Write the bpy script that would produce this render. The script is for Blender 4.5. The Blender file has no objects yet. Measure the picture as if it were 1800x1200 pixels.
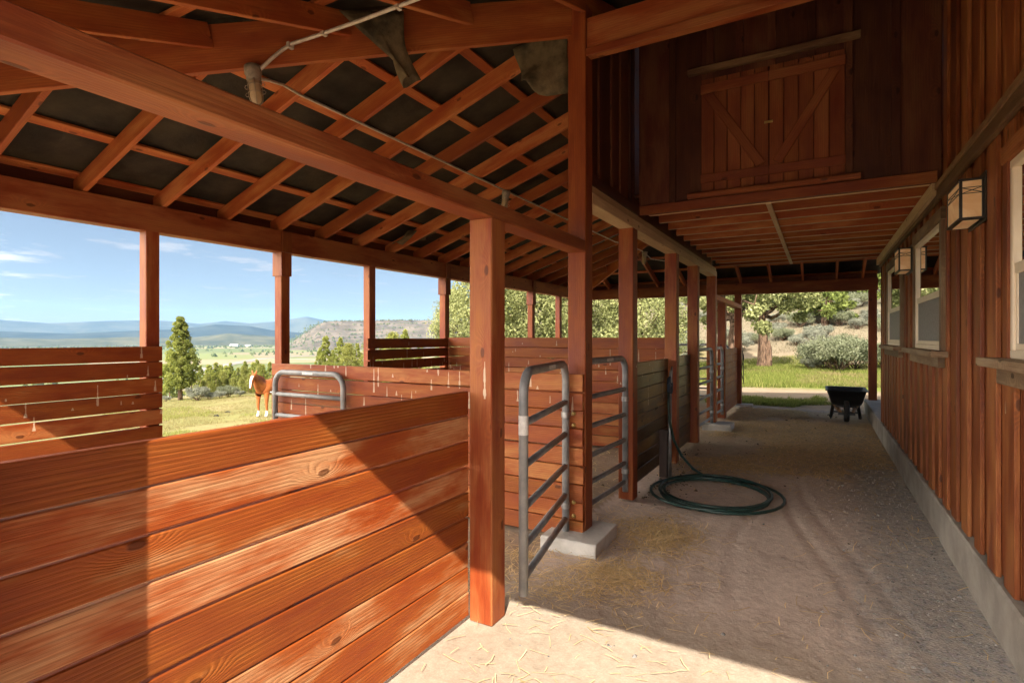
import bpy, math, random
import numpy as np
from mathutils import Vector, Matrix
random.seed(7); RNG = np.random.default_rng(7)
R = math.radians
scn = bpy.context.scene
COL = scn.collection

# ------------------------------------------------------------------ helpers
def tag(o, label=None, cat=None, group=None, kind=None):
    if label: o['label'] = label
    if cat: o['category'] = cat
    if group: o['group'] = group
    if kind: o['kind'] = kind
    return o

def empty(name, loc=(0, 0, 0), rz=0.0):
    o = bpy.data.objects.new(name, None); COL.objects.link(o)
    o.location = loc; o.rotation_euler = (0, 0, rz); o.empty_display_size = 0.1
    return o

def children(o):
    return [c for c in bpy.data.objects if c.parent == o]

def copy_tree(o, parent=None):
    c = o.copy(); COL.objects.link(c)
    if parent: c.parent = parent
    for ch in children(o):
        copy_tree(ch, c)
    return c

class MB:
    """collects shapes in one mesh, with a grain coordinate (along, across, board seed) per corner"""
    def __init__(s):
        s.v = []; s.f = []; s.g = []; s.sm = []
    def quad(s, pts, g=None, smooth=False):
        i = len(s.v); s.v += [tuple(p) for p in pts]
        s.f.append(tuple(range(i, i + len(pts))))
        s.g.append(g if g else [(p[0], p[1] + p[2], 0.0) for p in pts]); s.sm.append(smooth)
    def beam(s, p0, p1, w, h, up=(0, 0, 1), c=0.004, ofs=(0, 0), bend=0.0):
        """timber of width w (sideways) and height h (along up) between the centres of its ends"""
        p0 = Vector(p0); p1 = Vector(p1); d = p1 - p0; L = d.length; d.normalize()
        up = Vector(up); side = d.cross(up)
        if side.length < 1e-5: side = d.cross(Vector((0, 1, 0)))
        side.normalize(); up = side.cross(d).normalized()
        a, b = w / 2, h / 2; c = min(c, a * .6, b * .6)
        sec = [(-a + c, -b), (a - c, -b), (a, -b + c), (a, b - c), (a - c, b), (-a + c, b), (-a, b - c), (-a, -b + c)]
        per = [0]
        for k in range(8):
            q, r = sec[k], sec[(k + 1) % 8]
            per.append(per[-1] + math.hypot(q[0] - r[0], q[1] - r[1]))
        seed = random.random() * 97.0; off = random.random() * 40
        n0 = len(s.v)
        for P in (p0, p1):
            for (x, y) in sec:
                s.v.append(tuple(P + side * (x + ofs[0]) + up * (y + ofs[1])))
        for k in range(8):
            j = (k + 1) % 8
            s.f.append((n0 + k, n0 + j, n0 + 8 + j, n0 + 8 + k))
            s.g.append([(off, per[k], seed), (off, per[k + 1], seed), (off + L, per[k + 1], seed), (off + L, per[k], seed)]); s.sm.append(False)
        s.f.append(tuple(n0 + k for k in reversed(range(8)))); s.g.append([(off + sec[k][0] * 3, sec[k][1] * 3, seed + .5) for k in reversed(range(8))]); s.sm.append(False)
        s.f.append(tuple(n0 + 8 + k for k in range(8))); s.g.append([(off + sec[k][0] * 3, sec[k][1] * 3, seed + .5) for k in range(8)]); s.sm.append(False)
        return s
    def box(s, x0, x1, y0, y1, z0, z1, c=0.003, axis=None):
        dx, dy, dz = x1 - x0, y1 - y0, z1 - z0
        cx, cy, cz = (x0 + x1) / 2, (y0 + y1) / 2, (z0 + z1) / 2
        if axis is None: axis = max((dx, 0), (dy, 1), (dz, 2))[1]
        if axis == 0: s.beam((x0, cy, cz), (x1, cy, cz), dy, dz, c=c)
        elif axis == 1: s.beam((cx, y0, cz), (cx, y1, cz), dx, dz, c=c)
        else: s.beam((cx, cy, z0), (cx, cy, z1), dx, dy, up=(0, 1, 0), c=c)
        return s
    def tube(s, pts, r, n=10, closed=False, cap=True):
        pts = [Vector(p) for p in pts]; m = len(pts); rr = r if isinstance(r, (list, tuple)) else [r] * m
        tang = []
        for i in range(m):
            if closed: t = pts[(i + 1) % m] - pts[i - 1]
            else: t = pts[min(i + 1, m - 1)] - pts[max(i - 1, 0)]
            tang.append(t.normalized())
        ref = Vector((0, 0, 1)) if abs(tang[0].z) < .9 else Vector((1, 0, 0))
        u = tang[0].cross(ref).normalized(); n0 = len(s.v); seed = random.random() * 97; acc = 0
        accs = []
        for i in range(m):
            t = tang[i]; u = (u - t * u.dot(t))
            u.normalize(); w = t.cross(u)
            if i: acc += (pts[i] - pts[i - 1]).length
            accs.append(acc)
            for k in range(n):
                a = 2 * math.pi * k / n
                s.v.append(tuple(pts[i] + (u * math.cos(a) + w * math.sin(a)) * rr[i]))
        for i in range(m if closed else m - 1):
            j = (i + 1) % m
            for k in range(n):
                l = (k + 1) % n
                s.f.append((n0 + i * n + k, n0 + i * n + l, n0 + j * n + l, n0 + j * n + k))
                c0 = k / n * 6.28 * rr[i]; c1 = (k + 1) / n * 6.28 * rr[i]
                s.g.append([(accs[i], c0, seed), (accs[i], c1, seed), (accs[j], c1, seed), (accs[j], c0, seed)]); s.sm.append(True)
        if cap and not closed:
            s.f.append(tuple(n0 + k for k in reversed(range(n)))); s.g.append([(0, 0, seed)] * n); s.sm.append(False)
            s.f.append(tuple(n0 + (m - 1) * n + k for k in range(n))); s.g.append([(0, 0, seed)] * n); s.sm.append(False)
        return s
    def lathe(s, prof, cx=0, cy=0, n=20, T=None):
        n0 = len(s.v); seed = random.random() * 50
        for (r, z) in prof:
            for k in range(n):
                a = 2 * math.pi * k / n
                p = Vector((cx + r * math.cos(a), cy + r * math.sin(a), z))
                s.v.append(tuple(T @ p if T else p))
        for i in range(len(prof) - 1):
            for k in range(n):
                l = (k + 1) % n
                s.f.append((n0 + i * n + k, n0 + i * n + l, n0 + (i + 1) * n + l, n0 + (i + 1) * n + k))
                s.g.append([(prof[i][1], k * .02, seed)] * 4); s.sm.append(True)
        return s
    def build(s, name, mat, parent=None, **kw):
        me = bpy.data.meshes.new(name)
        me.from_pydata(s.v, [], s.f)
        a = me.attributes.new('gr', 'FLOAT_VECTOR', 'CORNER')
        flat = np.array([c for g in s.g for c in g], dtype=np.float32).ravel()
        a.data.foreach_set('vector', flat)
        me.polygons.foreach_set('use_smooth', s.sm)
        me.materials.append(mat); me.update()
        o = bpy.data.objects.new(name, me); COL.objects.link(o)
        if parent: o.parent = parent
        return o

def np_mesh(name, v, faces_per, mat, parent=None, attr=None, smooth=False):
    """fast mesh: v (N,3); consecutive groups of `faces_per` vertices form one face"""
    n = len(v); nf = n // faces_per
    me = bpy.data.meshes.new(name)
    me.vertices.add(n); me.vertices.foreach_set('co', np.asarray(v, np.float32).ravel())
    me.loops.add(n); me.loops.foreach_set('vertex_index', np.arange(n, dtype=np.int32))
    me.polygons.add(nf); me.polygons.foreach_set('loop_start', np.arange(0, n, faces_per, dtype=np.int32))
    me.update(calc_edges=True)
    if attr is not None:
        a = me.attributes.new('tint', 'FLOAT', 'POINT'); a.data.foreach_set('value', np.asarray(attr, np.float32))
    me.materials.append(mat)
    o = bpy.data.objects.new(name, me); COL.objects.link(o)
    if parent: o.parent = parent
    return o

# ------------------------------------------------------------------ materials
class NT:
    def __init__(s, name):
        s.m = bpy.data.materials.new(name); s.m.use_nodes = True; s.t = s.m.node_tree; s.t.nodes.clear()
        s.out = s.n('ShaderNodeOutputMaterial')
    def n(s, typ, **kw):
        x = s.t.nodes.new(typ)
        for k, v in kw.items(): setattr(x, k, v)
        return x
    def L(s, a, b): s.t.links.new(a, b)
    def val(s, x, sock):
        if hasattr(x, 'is_linked') or hasattr(x, 'links'): s.L(x, sock)
        else: sock.default_value = x
    def math(s, op, a, b=0.0, c=None, clamp=False):
        x = s.n('ShaderNodeMath', operation=op, use_clamp=clamp)
        s.val(a, x.inputs[0]); s.val(b, x.inputs[1])
        if c is not None: s.val(c, x.inputs[2])
        return x.outputs[0]
    def comb(s, a, b, c):
        x = s.n('ShaderNodeCombineXYZ'); s.val(a, x.inputs[0]); s.val(b, x.inputs[1]); s.val(c, x.inputs[2]); return x.outputs[0]
    def noise(s, vec, scale, detail=3.0, rough=.55, dist=0.0):
        x = s.n('ShaderNodeTexNoise'); s.L(vec, x.inputs['Vector']); x.inputs['Scale'].default_value = scale
        x.inputs['Detail'].default_value = detail; x.inputs['Roughness'].default_value = rough; x.inputs['Distortion'].default_value = dist
        return x.outputs['Fac']
    def remap(s, v, a, b, c=0.0, d=1.0, smooth=True):
        x = s.n('ShaderNodeMapRange'); x.interpolation_type = 'SMOOTHSTEP' if smooth else 'LINEAR'
        s.val(v, x.inputs[0]); x.inputs[1].default_value = a; x.inputs[2].default_value = b
        x.inputs[3].default_value = c; x.inputs[4].default_value = d
        return x.outputs[0]
    def mix(s, f, a, b, mode='MIX'):
        x = s.n('ShaderNodeMix', data_type='RGBA', blend_type=mode)
        s.val(f, x.inputs[0])
        for v, k in ((a, 6), (b, 7)):
            if isinstance(v, (tuple, list)): x.inputs[k].default_value = (*v, 1.0)
            else: s.L(v, x.inputs[k])
        return x.outputs[2]
    def bump(s, h, strength, dist=.003):
        x = s.n('ShaderNodeBump'); x.inputs['Strength'].default_value = strength; x.inputs['Distance'].default_value = dist
        s.L(h, x.inputs['Height']); return x.outputs[0]
    def bsdf(s, col, rough=.6, normal=None, metal=0.0, spec=.5):
        b = s.n('ShaderNodeBsdfPrincipled')
        if isinstance(col, (tuple, list)): b.inputs['Base Color'].default_value = (*col, 1)
        else: s.L(col, b.inputs['Base Color'])
        s.val(rough, b.inputs['Roughness']); b.inputs['Metallic'].default_value = metal
        b.inputs['Specular IOR Level'].default_value = spec
        if normal is not None: s.L(normal, b.inputs['Normal'])
        return b
    def done(s, b): s.L(b.outputs[0], s.out.inputs[0]); return s.m

def wood(name, dark, light, worn=(.45, .27, .15), worn_amt=.25, rings=420.0, rough=.6, streak=0.0, bump=.35, var=.35, knot=1.0):
    k = NT(name)
    at = k.n('ShaderNodeAttribute', attribute_name='gr'); sp = k.n('ShaderNodeSeparateXYZ'); k.L(at.outputs['Vector'], sp.inputs[0])
    a, c, sd = sp.outputs
    warp = k.noise(k.comb(k.math('MULTIPLY', a, .9), k.math('MULTIPLY', c, 5.0), k.math('MULTIPLY', sd, 3.7)), 1.0, 2.0, .5)
    vo = k.n('ShaderNodeTexVoronoi', voronoi_dimensions='2D'); vo.inputs['Scale'].default_value = 1.0
    k.L(k.comb(k.math('ADD', k.math('MULTIPLY', a, 2.3), k.math('MULTIPLY', sd, 7.3)), k.math('MULTIPLY', c, 5.0), 0.0), vo.inputs['Vector'])
    vs_ = k.n('ShaderNodeSeparateColor'); k.L(vo.outputs['Color'], vs_.inputs[0]); has = k.math('GREATER_THAN', vs_.outputs[0], .70)
    ring0 = k.noise(k.comb(k.math('MULTIPLY', a, 40.0), k.math('MULTIPLY', c, 90.0), sd), 1.0, 2.0, .5)
    kn = k.math('MULTIPLY', has, k.remap(vo.outputs['Distance'], 0.0, .36, 1.0, 0.0))
    core = k.math('MULTIPLY', has, k.remap(k.math('ADD', vo.outputs['Distance'], k.math('MULTIPLY', k.math('SUBTRACT', ring0, .5), .03)), .045, .075, 1.0, 0.0))
    field = k.math('ADD', k.math('MULTIPLY', c, rings), k.math('ADD', k.math('MULTIPLY', warp, 22.0), k.math('MULTIPLY', kn, 30.0 * knot)))
    ring = k.math('ADD', k.math('MULTIPLY', k.math('SINE', field), .5), .5)
    ring = k.math('POWER', ring, 1.8)
    fib = k.noise(k.comb(k.math('MULTIPLY', a, 5.0), k.math('MULTIPLY', c, 330.0), sd), 1.0, 3.0, .6)
    blot = k.noise(k.comb(k.math('MULTIPLY', a, 1.6), k.math('MULTIPLY', c, 7.0), k.math('MULTIPLY', sd, 9.1)), 1.0, 4.0, .62)
    wn = k.n('ShaderNodeTexWhiteNoise', noise_dimensions='1D'); k.L(k.math('FLOOR', k.math('MULTIPLY', sd, 50.0)), wn.inputs['W'])
    f = k.math('ADD', k.math('MULTIPLY', ring, k.math('ADD', k.remap(blot, .35, .65, .03, .24), k.math('MULTIPLY', kn, .25))), k.math('ADD', k.math('MULTIPLY', fib, .66), k.math('MULTIPLY', k.math('SUBTRACT', blot, .5), 1.3)), clamp=True)
    col = k.mix(f, dark, light)
    wm = k.math('MULTIPLY', k.remap(k.math('ADD', blot, k.math('MULTIPLY', k.math('SUBTRACT', wn.outputs[0], .5), .30)), .50, .72), worn_amt)
    lines = k.noise(k.comb(k.math('MULTIPLY', a, 2.2), k.math('MULTIPLY', c, 520.0), k.math('MULTIPLY', sd, 3.1)), 1.0, 2.0, .7)
    col = k.mix(wm, col, worn)
    col = k.mix(k.remap(lines, .56, .70, 0, .55), col, tuple(x * .55 for x in dark))
    col = k.mix(k.math('MULTIPLY', core, .75 * knot), col, tuple(x * .35 for x in dark))
    if streak > 0:
        g = k.n('ShaderNodeNewGeometry'); s2 = k.n('ShaderNodeSeparateXYZ'); k.L(g.outputs['Position'], s2.inputs[0])
        sx_ = k.math('MULTIPLY', k.math('ADD', s2.outputs[0], s2.outputs[1]), 18.0); ci = k.math('FLOOR', sx_)
        wh = k.n('ShaderNodeTexWhiteNoise', noise_dimensions='1D'); k.L(ci, wh.inputs['W']); ws = k.n('ShaderNodeSeparateColor'); k.L(wh.outputs['Color'], ws.inputs[0])
        wob_ = k.noise(k.comb(k.math('MULTIPLY', sx_, .3), k.math('MULTIPLY', s2.outputs[2], 14.0), 0.0), 1.0, 2.0, .6)
        fx = k.math('ABSOLUTE', k.math('ADD', k.math('SUBTRACT', k.math('FRACT', sx_), k.math('ADD', k.math('MULTIPLY', ws.outputs[0], .6), .2)), k.math('MULTIPLY', k.math('SUBTRACT', wob_, .5), .12)))
        zt = k.math('ADD', k.math('MULTIPLY', ws.outputs[1], .62), .86); dz_ = k.math('SUBTRACT', zt, s2.outputs[2]); ln_ = k.math('ADD', k.math('MULTIPLY', k.math('POWER', ws.outputs[2], 2.0), .20), .02)
        q_ = k.math('DIVIDE', dz_, ln_); wdt = k.math('MULTIPLY', k.math('ADD', .055, k.math('MULTIPLY', q_, .11)), k.remap(wob_, .3, .6, .4, 1.2))
        sm = k.math('MULTIPLY', k.math('MULTIPLY', k.math('LESS_THAN', fx, wdt), k.math('MULTIPLY', k.math('GREATER_THAN', q_, 0.0), k.math('LESS_THAN', q_, 1.0))), k.math('MULTIPLY', k.math('GREATER_THAN', wh.outputs[0], 1.0 - streak), .75))
        col = k.mix(sm, col, (.62, .50, .36))
    hv = k.n('ShaderNodeHueSaturation'); k.L(col, hv.inputs['Color'])
    k.L(k.remap(wn.outputs[0], 0, 1, 1 - var, 1 + var * .6, False), hv.inputs['Value'])
    k.L(k.remap(blot, .3, .7, .492, .508, False), hv.inputs['Hue'])
    h = k.math('ADD', k.math('MULTIPLY', ring, k.remap(blot, .35, .65, .1, .6)), k.math('ADD', fib, k.math('MULTIPLY', core, -1.5)))
    return k.done(k.bsdf(hv.outputs[0], k.remap(blot, .3, .75, rough - .1, rough + .15, False), k.bump(h, bump, .0025), spec=.35))

def plain(name, c1, c2, scale=8.0, rough=.6, metal=0.0, bump=0.0, bscale=None, spec=.5, detail=4.0, obj=True):
    k = NT(name); tc = k.n('ShaderNodeTexCoord'); v = tc.outputs['Object']
    if not obj:
        v = k.n('ShaderNodeNewGeometry').outputs['Position']
    n = k.noise(v, scale, detail, .6); col = k.mix(k.remap(n, .3, .7), c1, c2)
    nm = None
    if bump: nm = k.bump(k.noise(v, bscale or scale * 3, 4.0, .65), bump, .01)
    return k.done(k.bsdf(col, rough, nm, metal, spec))

def leaf(name, dark, light, trans=.25, tip=None):
    k = NT(name); at = k.n('ShaderNodeAttribute', attribute_name='tint')
    col = k.mix(at.outputs['Fac'], dark, light)
    if tip is not None:
        col = k.mix(k.remap(at.outputs['Fac'], .8, 1.0), col, tip)
    d = k.n('ShaderNodeBsdfDiffuse'); t = k.n('ShaderNodeBsdfTranslucent'); m = k.n('ShaderNodeMixShader')
    k.L(col, d.inputs[0]); k.L(col, t.inputs[0]); m.inputs[0].default_value = trans
    k.L(d.outputs[0], m.inputs[1]); k.L(t.outputs[0], m.inputs[2]); k.L(m.outputs[0], k.out.inputs[0]); return k.m

M = {}
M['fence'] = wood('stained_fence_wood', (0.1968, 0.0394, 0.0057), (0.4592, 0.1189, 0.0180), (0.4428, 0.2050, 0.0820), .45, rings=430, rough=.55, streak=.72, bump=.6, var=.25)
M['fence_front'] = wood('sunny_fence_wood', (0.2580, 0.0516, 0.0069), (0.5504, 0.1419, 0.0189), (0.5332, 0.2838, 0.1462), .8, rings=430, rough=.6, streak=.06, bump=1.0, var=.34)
M['fence_old'] = wood('rubbed_fence_wood', (.05, .026, .009), (.18, .095, .03), (.33, .215, .075), .6, rings=400, rough=.35, streak=.3, bump=.4)
M['post'] = wood('stained_post_wood', (0.1824, 0.0350, 0.0068), (0.3800, 0.0927, 0.0182), (0.3648, 0.1520, 0.0608), .35, rings=400, rough=.55, streak=.15, bump=.5, var=.2)
M['beam'] = wood('stained_beam_wood', (0.1480, 0.0318, 0.0074), (0.3256, 0.0829, 0.0185), (0.3404, 0.1480, 0.0629), .3, rings=400, rough=.55, streak=.2, bump=.4, var=.25)
M['rafter'] = wood('stained_rafter_wood', (0.2662, 0.0594, 0.0123), (0.5530, 0.1536, 0.0348), (0.5734, 0.2560, 0.1024), .3, rings=400, rough=.6, bump=.3, var=.3)
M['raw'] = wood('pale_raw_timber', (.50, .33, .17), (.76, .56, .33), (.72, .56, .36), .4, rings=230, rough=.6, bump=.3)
M['siding'] = wood('barn_siding_wood', (0.1260, 0.0324, 0.0081), (0.3780, 0.1080, 0.0270), (0.3420, 0.1440, 0.0540), .35, rings=380, rough=.55, streak=.10, bump=.45, var=.28)
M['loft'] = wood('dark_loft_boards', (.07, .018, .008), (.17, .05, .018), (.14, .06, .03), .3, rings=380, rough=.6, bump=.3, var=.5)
M['door'] = wood('loft_door_boards', (0.1520, 0.0342, 0.0095), (0.3420, 0.0902, 0.0256), (0.2470, 0.1045, 0.0427), .3, rings=380, rough=.6, bump=.3, var=.2)
M['grey_wood'] = wood('weathered_trim_wood', (.12, .07, .035), (.32, .21, .115), (.36, .27, .17), .5, rings=420, rough=.7, bump=.5)
M['trim'] = wood('brown_trim_wood', (.085, .042, .02), (.24, .125, .055), (.28, .17, .08), .4, rings=400, rough=.65, bump=.4)
M['felt'] = plain('tar_roof_felt', (.012, .010, .007), (.052, .041, .024), 2.2, .75, 0, .5, 14, .3, 6)
M['flap'] = plain('torn_felt_underside', (.04, .032, .018), (.19, .145, .075), 5.0, .8, 0, .6, 20, .2, 6)
M['roofing'] = plain('brown_roofing', (.10, .06, .04), (.16, .10, .07), 2.0, .6)
M['gate'] = plain('grey_gate_paint', (.16, .17, .18), (.28, .275, .27), 9.0, .42, .0, .15, 60, .5, 6)
M['steel'] = plain('dull_steel', (.30, .31, .32), (.46, .46, .46), 20.0, .38, .85)
M['sticker'] = plain('faded_white_sticker', (.55, .54, .52), (.72, .71, .69), 40, .6)
M['brass'] = plain('brass_plate', (.50, .36, .12), (.62, .46, .18), 20, .4, .8)
M['concrete'] = plain('rough_concrete', (.27, .245, .21), (.42, .385, .335), 3.0, .9, 0, .5, 40, .2, 8, False)
M['blockc'] = plain('pale_concrete_block', (.40, .375, .34), (.56, .53, .49), 6.0, .9, 0, .5, 50, .2, 8, False)
M['vinyl'] = plain('cream_window_vinyl', (.70, .57, .40), (.78, .65, .47), 4, .4)
M['screen'] = plain('grey_window_screen', (.20, .185, .165), (.25, .235, .21), 30, .6)
M['black'] = plain('black_metal_paint', (.018, .014, .011), (.03, .024, .018), 15, .45)
M['hose'] = plain('dark_green_rubber', (.006, .024, .021), (.016, .048, .041), 30, .42)
M['tray'] = plain('black_plastic_tray', (.010, .010, .010), (.022, .022, .022), 10, .45, 0, .1, 50)
M['rubber'] = plain('black_tyre_rubber', (.010, .010, .010), (.03, .027, .024), 30, .75)
M['handle'] = wood('ash_handle_wood', (.30, .15, .06), (.50, .28, .12), rings=380)
M['brown_post'] = wood('brown_post_paint', (.05, .03, .025), (.11, .068, .055), worn_amt=.1)
M['conduit'] = plain('galvanised_conduit', (.42, .37, .29), (.55, .50, .41), 25, .5, .3)
M['lighthousing'] = plain('weathered_light_housing', (.22, .19, .14), (.34, .29, .22), 30, .6, .3)
M['white'] = plain('pale_building_paint', (.62, .60, .56), (.75, .73, .70), .05, .7)
M['bluetin'] = plain('pale_blue_tin', (.42, .50, .58), (.55, .62, .68), .5, .5)

def glassmat(name, tintc, rough, fac_lo, fac_hi, body):
    k = NT(name); fr = k.n('ShaderNodeFresnel'); fr.inputs[0].default_value = 1.5
    g = k.n('ShaderNodeBsdfGlossy'); g.inputs['Roughness'].default_value = rough; g.inputs['Color'].default_value = (*tintc, 1)
    t = k.n('ShaderNodeBsdfTransparent'); t.inputs[0].default_value = (*body, 1)
    m = k.n('ShaderNodeMixShader'); k.L(k.remap(fr.outputs[0], 0, 1, fac_lo, fac_hi, False), m.inputs[0])
    k.L(t.outputs[0], m.inputs[1]); k.L(g.outputs[0], m.inputs[2]); k.L(m.outputs[0], k.out.inputs[0]); return k.m
M['glass'] = glassmat('window_glass', (1, 1, 1), .004, .06, 1.0, (.55, .6, .58))
def jar():
    k = NT('dusty_light_glass'); b = k.bsdf((.72, .58, .38), .25); t = k.n('ShaderNodeBsdfTransparent'); t.inputs[0].default_value = (.95, .85, .68, 1)
    m = k.n('ShaderNodeMixShader'); m.inputs[0].default_value = .5; k.L(t.outputs[0], m.inputs[1]); k.L(b.outputs[0], m.inputs[2]); k.L(m.outputs[0], k.out.inputs[0]); return k.m
M['jar'] = jar()
def opal():
    k = NT('amber_lantern_glass'); tc = k.n('ShaderNodeTexCoord')
    n = k.noise(tc.outputs['Object'], 7, 4, .6, 1.0)
    col = k.mix(k.remap(n, .3, .7), (.80, .50, .23), (.92, .68, .38))
    b = k.bsdf(col, .35); t = k.n('ShaderNodeBsdfTranslucent'); k.L(col, t.inputs[0]); m = k.n('ShaderNodeMixShader'); m.inputs[0].default_value = .35
    k.L(col, b.inputs['Emission Color']); b.inputs['Emission Strength'].default_value = .035      # the lamp inside is on
    k.L(b.outputs[0], m.inputs[1]); k.L(t.outputs[0], m.inputs[2]); k.L(m.outputs[0], k.out.inputs[0]); return k.m
M['opal'] = opal()
M['bulb'] = plain('white_bulb_glass', (.62, .55, .42), (.72, .64, .50), 20, .3)

M['juniper'] = leaf('juniper_leaf', (.13, .15, .055), (.42, .44, .20), .35, (.56, .56, .30))
M['cone'] = leaf('young_juniper_leaf', (.11, .14, .03), (.38, .40, .11), .35, (.48, .48, .17))
M['pine'] = leaf('pine_needle', (.06, .085, .022), (.22, .26, .075), .3)
M['sage'] = leaf('sagebrush_leaf', (.14, .15, .115), (.36, .37, .29), .25)
M['sagegreen'] = leaf('green_sage_leaf', (.11, .13, .075), (.32, .34, .22), .25)
M['bushyellow'] = leaf('yellow_green_scrub_leaf', (.13, .145, .035), (.36, .37, .11), .3)
M['grass'] = leaf('green_grass_blade', (.10, .13, .03), (.27, .31, .075), .4, (.42, .38, .14))
M['drygrass'] = leaf('dry_grass_blade', (.17, .145, .06), (.34, .285, .135), .3)
M['hillgrass'] = leaf('tan_hill_grass', (.16, .14, .09), (.28, .245, .165), .2)
M['straw'] = leaf('straw_stalk', (.52, .37, .18), (.88, .68, .38), .1)
M['farwood'] = leaf('far_tree_leaf', (.045, .06, .02), (.12, .14, .05), .0)
def bark():
    k = NT('shaggy_bark'); at_ = k.n('ShaderNodeAttribute', attribute_name='gr'); sp = k.n('ShaderNodeSeparateXYZ'); k.L(at_.outputs['Vector'], sp.inputs[0])
    v = k.comb(k.math('MULTIPLY', sp.outputs[0], 2.2), k.math('MULTIPLY', sp.outputs[1], 13.0), sp.outputs[2])
    n1 = k.noise(v, 1.0, 6, .7, .8); n2 = k.noise(v, 4.0, 4, .6)
    col = k.mix(k.remap(n1, .36, .62), (.028, .016, .011), (.22, .14, .095)); col = k.mix(k.remap(n2, .5, .75, 0, .6), col, (.30, .23, .18))
    return k.done(k.bsdf(col, .95, k.bump(n1, 1.0, .06), spec=.1))
M['bark'] = bark()

# ------------------------------------------------------------------ camera
CAM_H = 1.5; F_PX = 954.2; YAW = 29.515; V0 = 592.4
cam = bpy.data.cameras.new('camera'); co = bpy.data.objects.new('camera', cam); COL.objects.link(co)
cam.sensor_width = 36; cam.lens = F_PX / 1800 * 36; cam.clip_start = .02; cam.clip_end = 30000
cam.shift_y = (V0 - 600) / 1800.0 * 1.0
co.location = (0, 0, CAM_H); co.rotation_euler = (R(90), 0, R(YAW)); scn.camera = co

# ------------------------------------------------------------------ terrain
def smooth(a, b, x):
    t = np.clip((x - a) / (b - a), 0, 1); return t * t * (3 - 2 * t)
_ph = RNG.uniform(0, 6.28, (24, 3)); _dir = RNG.normal(size=(24, 2)); _dir /= np.linalg.norm(_dir, axis=1)[:, None]
def fbm(x, y, s, n=5):
    """cheap sum of sines noise, about -1..1"""
    r = np.zeros_like(x, float); a = 1.0; tot = 0
    for o in range(n):
        f = 2.03 ** o / s
        for j in range(4):
            d = _dir[(o * 4 + j) % 24]; p = _ph[(o * 4 + j) % 24]
            r += a * np.sin((x * d[0] + y * d[1]) * f + p[0] + 1.3 * np.sin((x * d[1] - y * d[0]) * f * .7 + p[1])) / 4
        tot += a; a *= .55
    return r / tot * 1.6
VALLEY = -40.0
def hgt(x, y):
    x = np.asarray(x, float); y = np.asarray(y, float)
    phi = np.degrees(np.arctan2(-x, y))          # 0 forward, 90 left
    w = smooth(20, 40, phi) * (1 - smooth(150, 178, np.abs(phi)))
    w = np.where(phi < 0, 0, w)
    s = np.maximum(0, -(x + 5.6))
    hl = -(.135 * np.minimum(s, 11) + .055 * np.clip(s - 11, 0, 22)) - .30 * np.clip(s - 31, 0, 125) * smooth(31, 46, s)
    hl = np.maximum(hl, VALLEY) + .12 * fbm(x, y, 4.0) * smooth(1, 8, s)
    r = np.hypot(x, y)
    fw = np.maximum(0, y - 29)
    hf = np.where(fw > 0, .185 * fw * smooth(0, 14, fw), 0)
    hf = np.minimum(hf, 75 + .02 * fw) + .25 * fbm(x, y, 9.0) * smooth(4, 30, fw)
    out = smooth(13.4, 18, y)
    base = .025 * fbm(x, y, 1.1) * out
    inside = (x > -5.3) & (y < 13.3)
    flo = .008 * fbm(x, y, .45, 3)
    for xc, am, wd_ in ((.02 + .30 * np.sin(y * .95 - .9), .010, .04), (.16 + .34 * np.sin(y * .8 - .5), .009, .04), (-.35 + .2 * np.sin(y * .9 + .5), .006, .045), (-.70 + .15 * np.sin(y * 1.1), .005, .05), (.30 + .2 * np.sin(y * 1.2 + 1.0), .007, .035)):
        q = (x - xc) / wd_; flo = flo + am * (.6 * np.exp(-(np.abs(q) - 1.7) ** 2) - np.exp(-q * q)) * smooth(2.4, 3.4, y) * (1 - smooth(8, 10, y)) * (.6 + .5 * fbm(x, y, .6, 2))
    return hl * w + hf * (1 - w) + base + flo - .006

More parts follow.
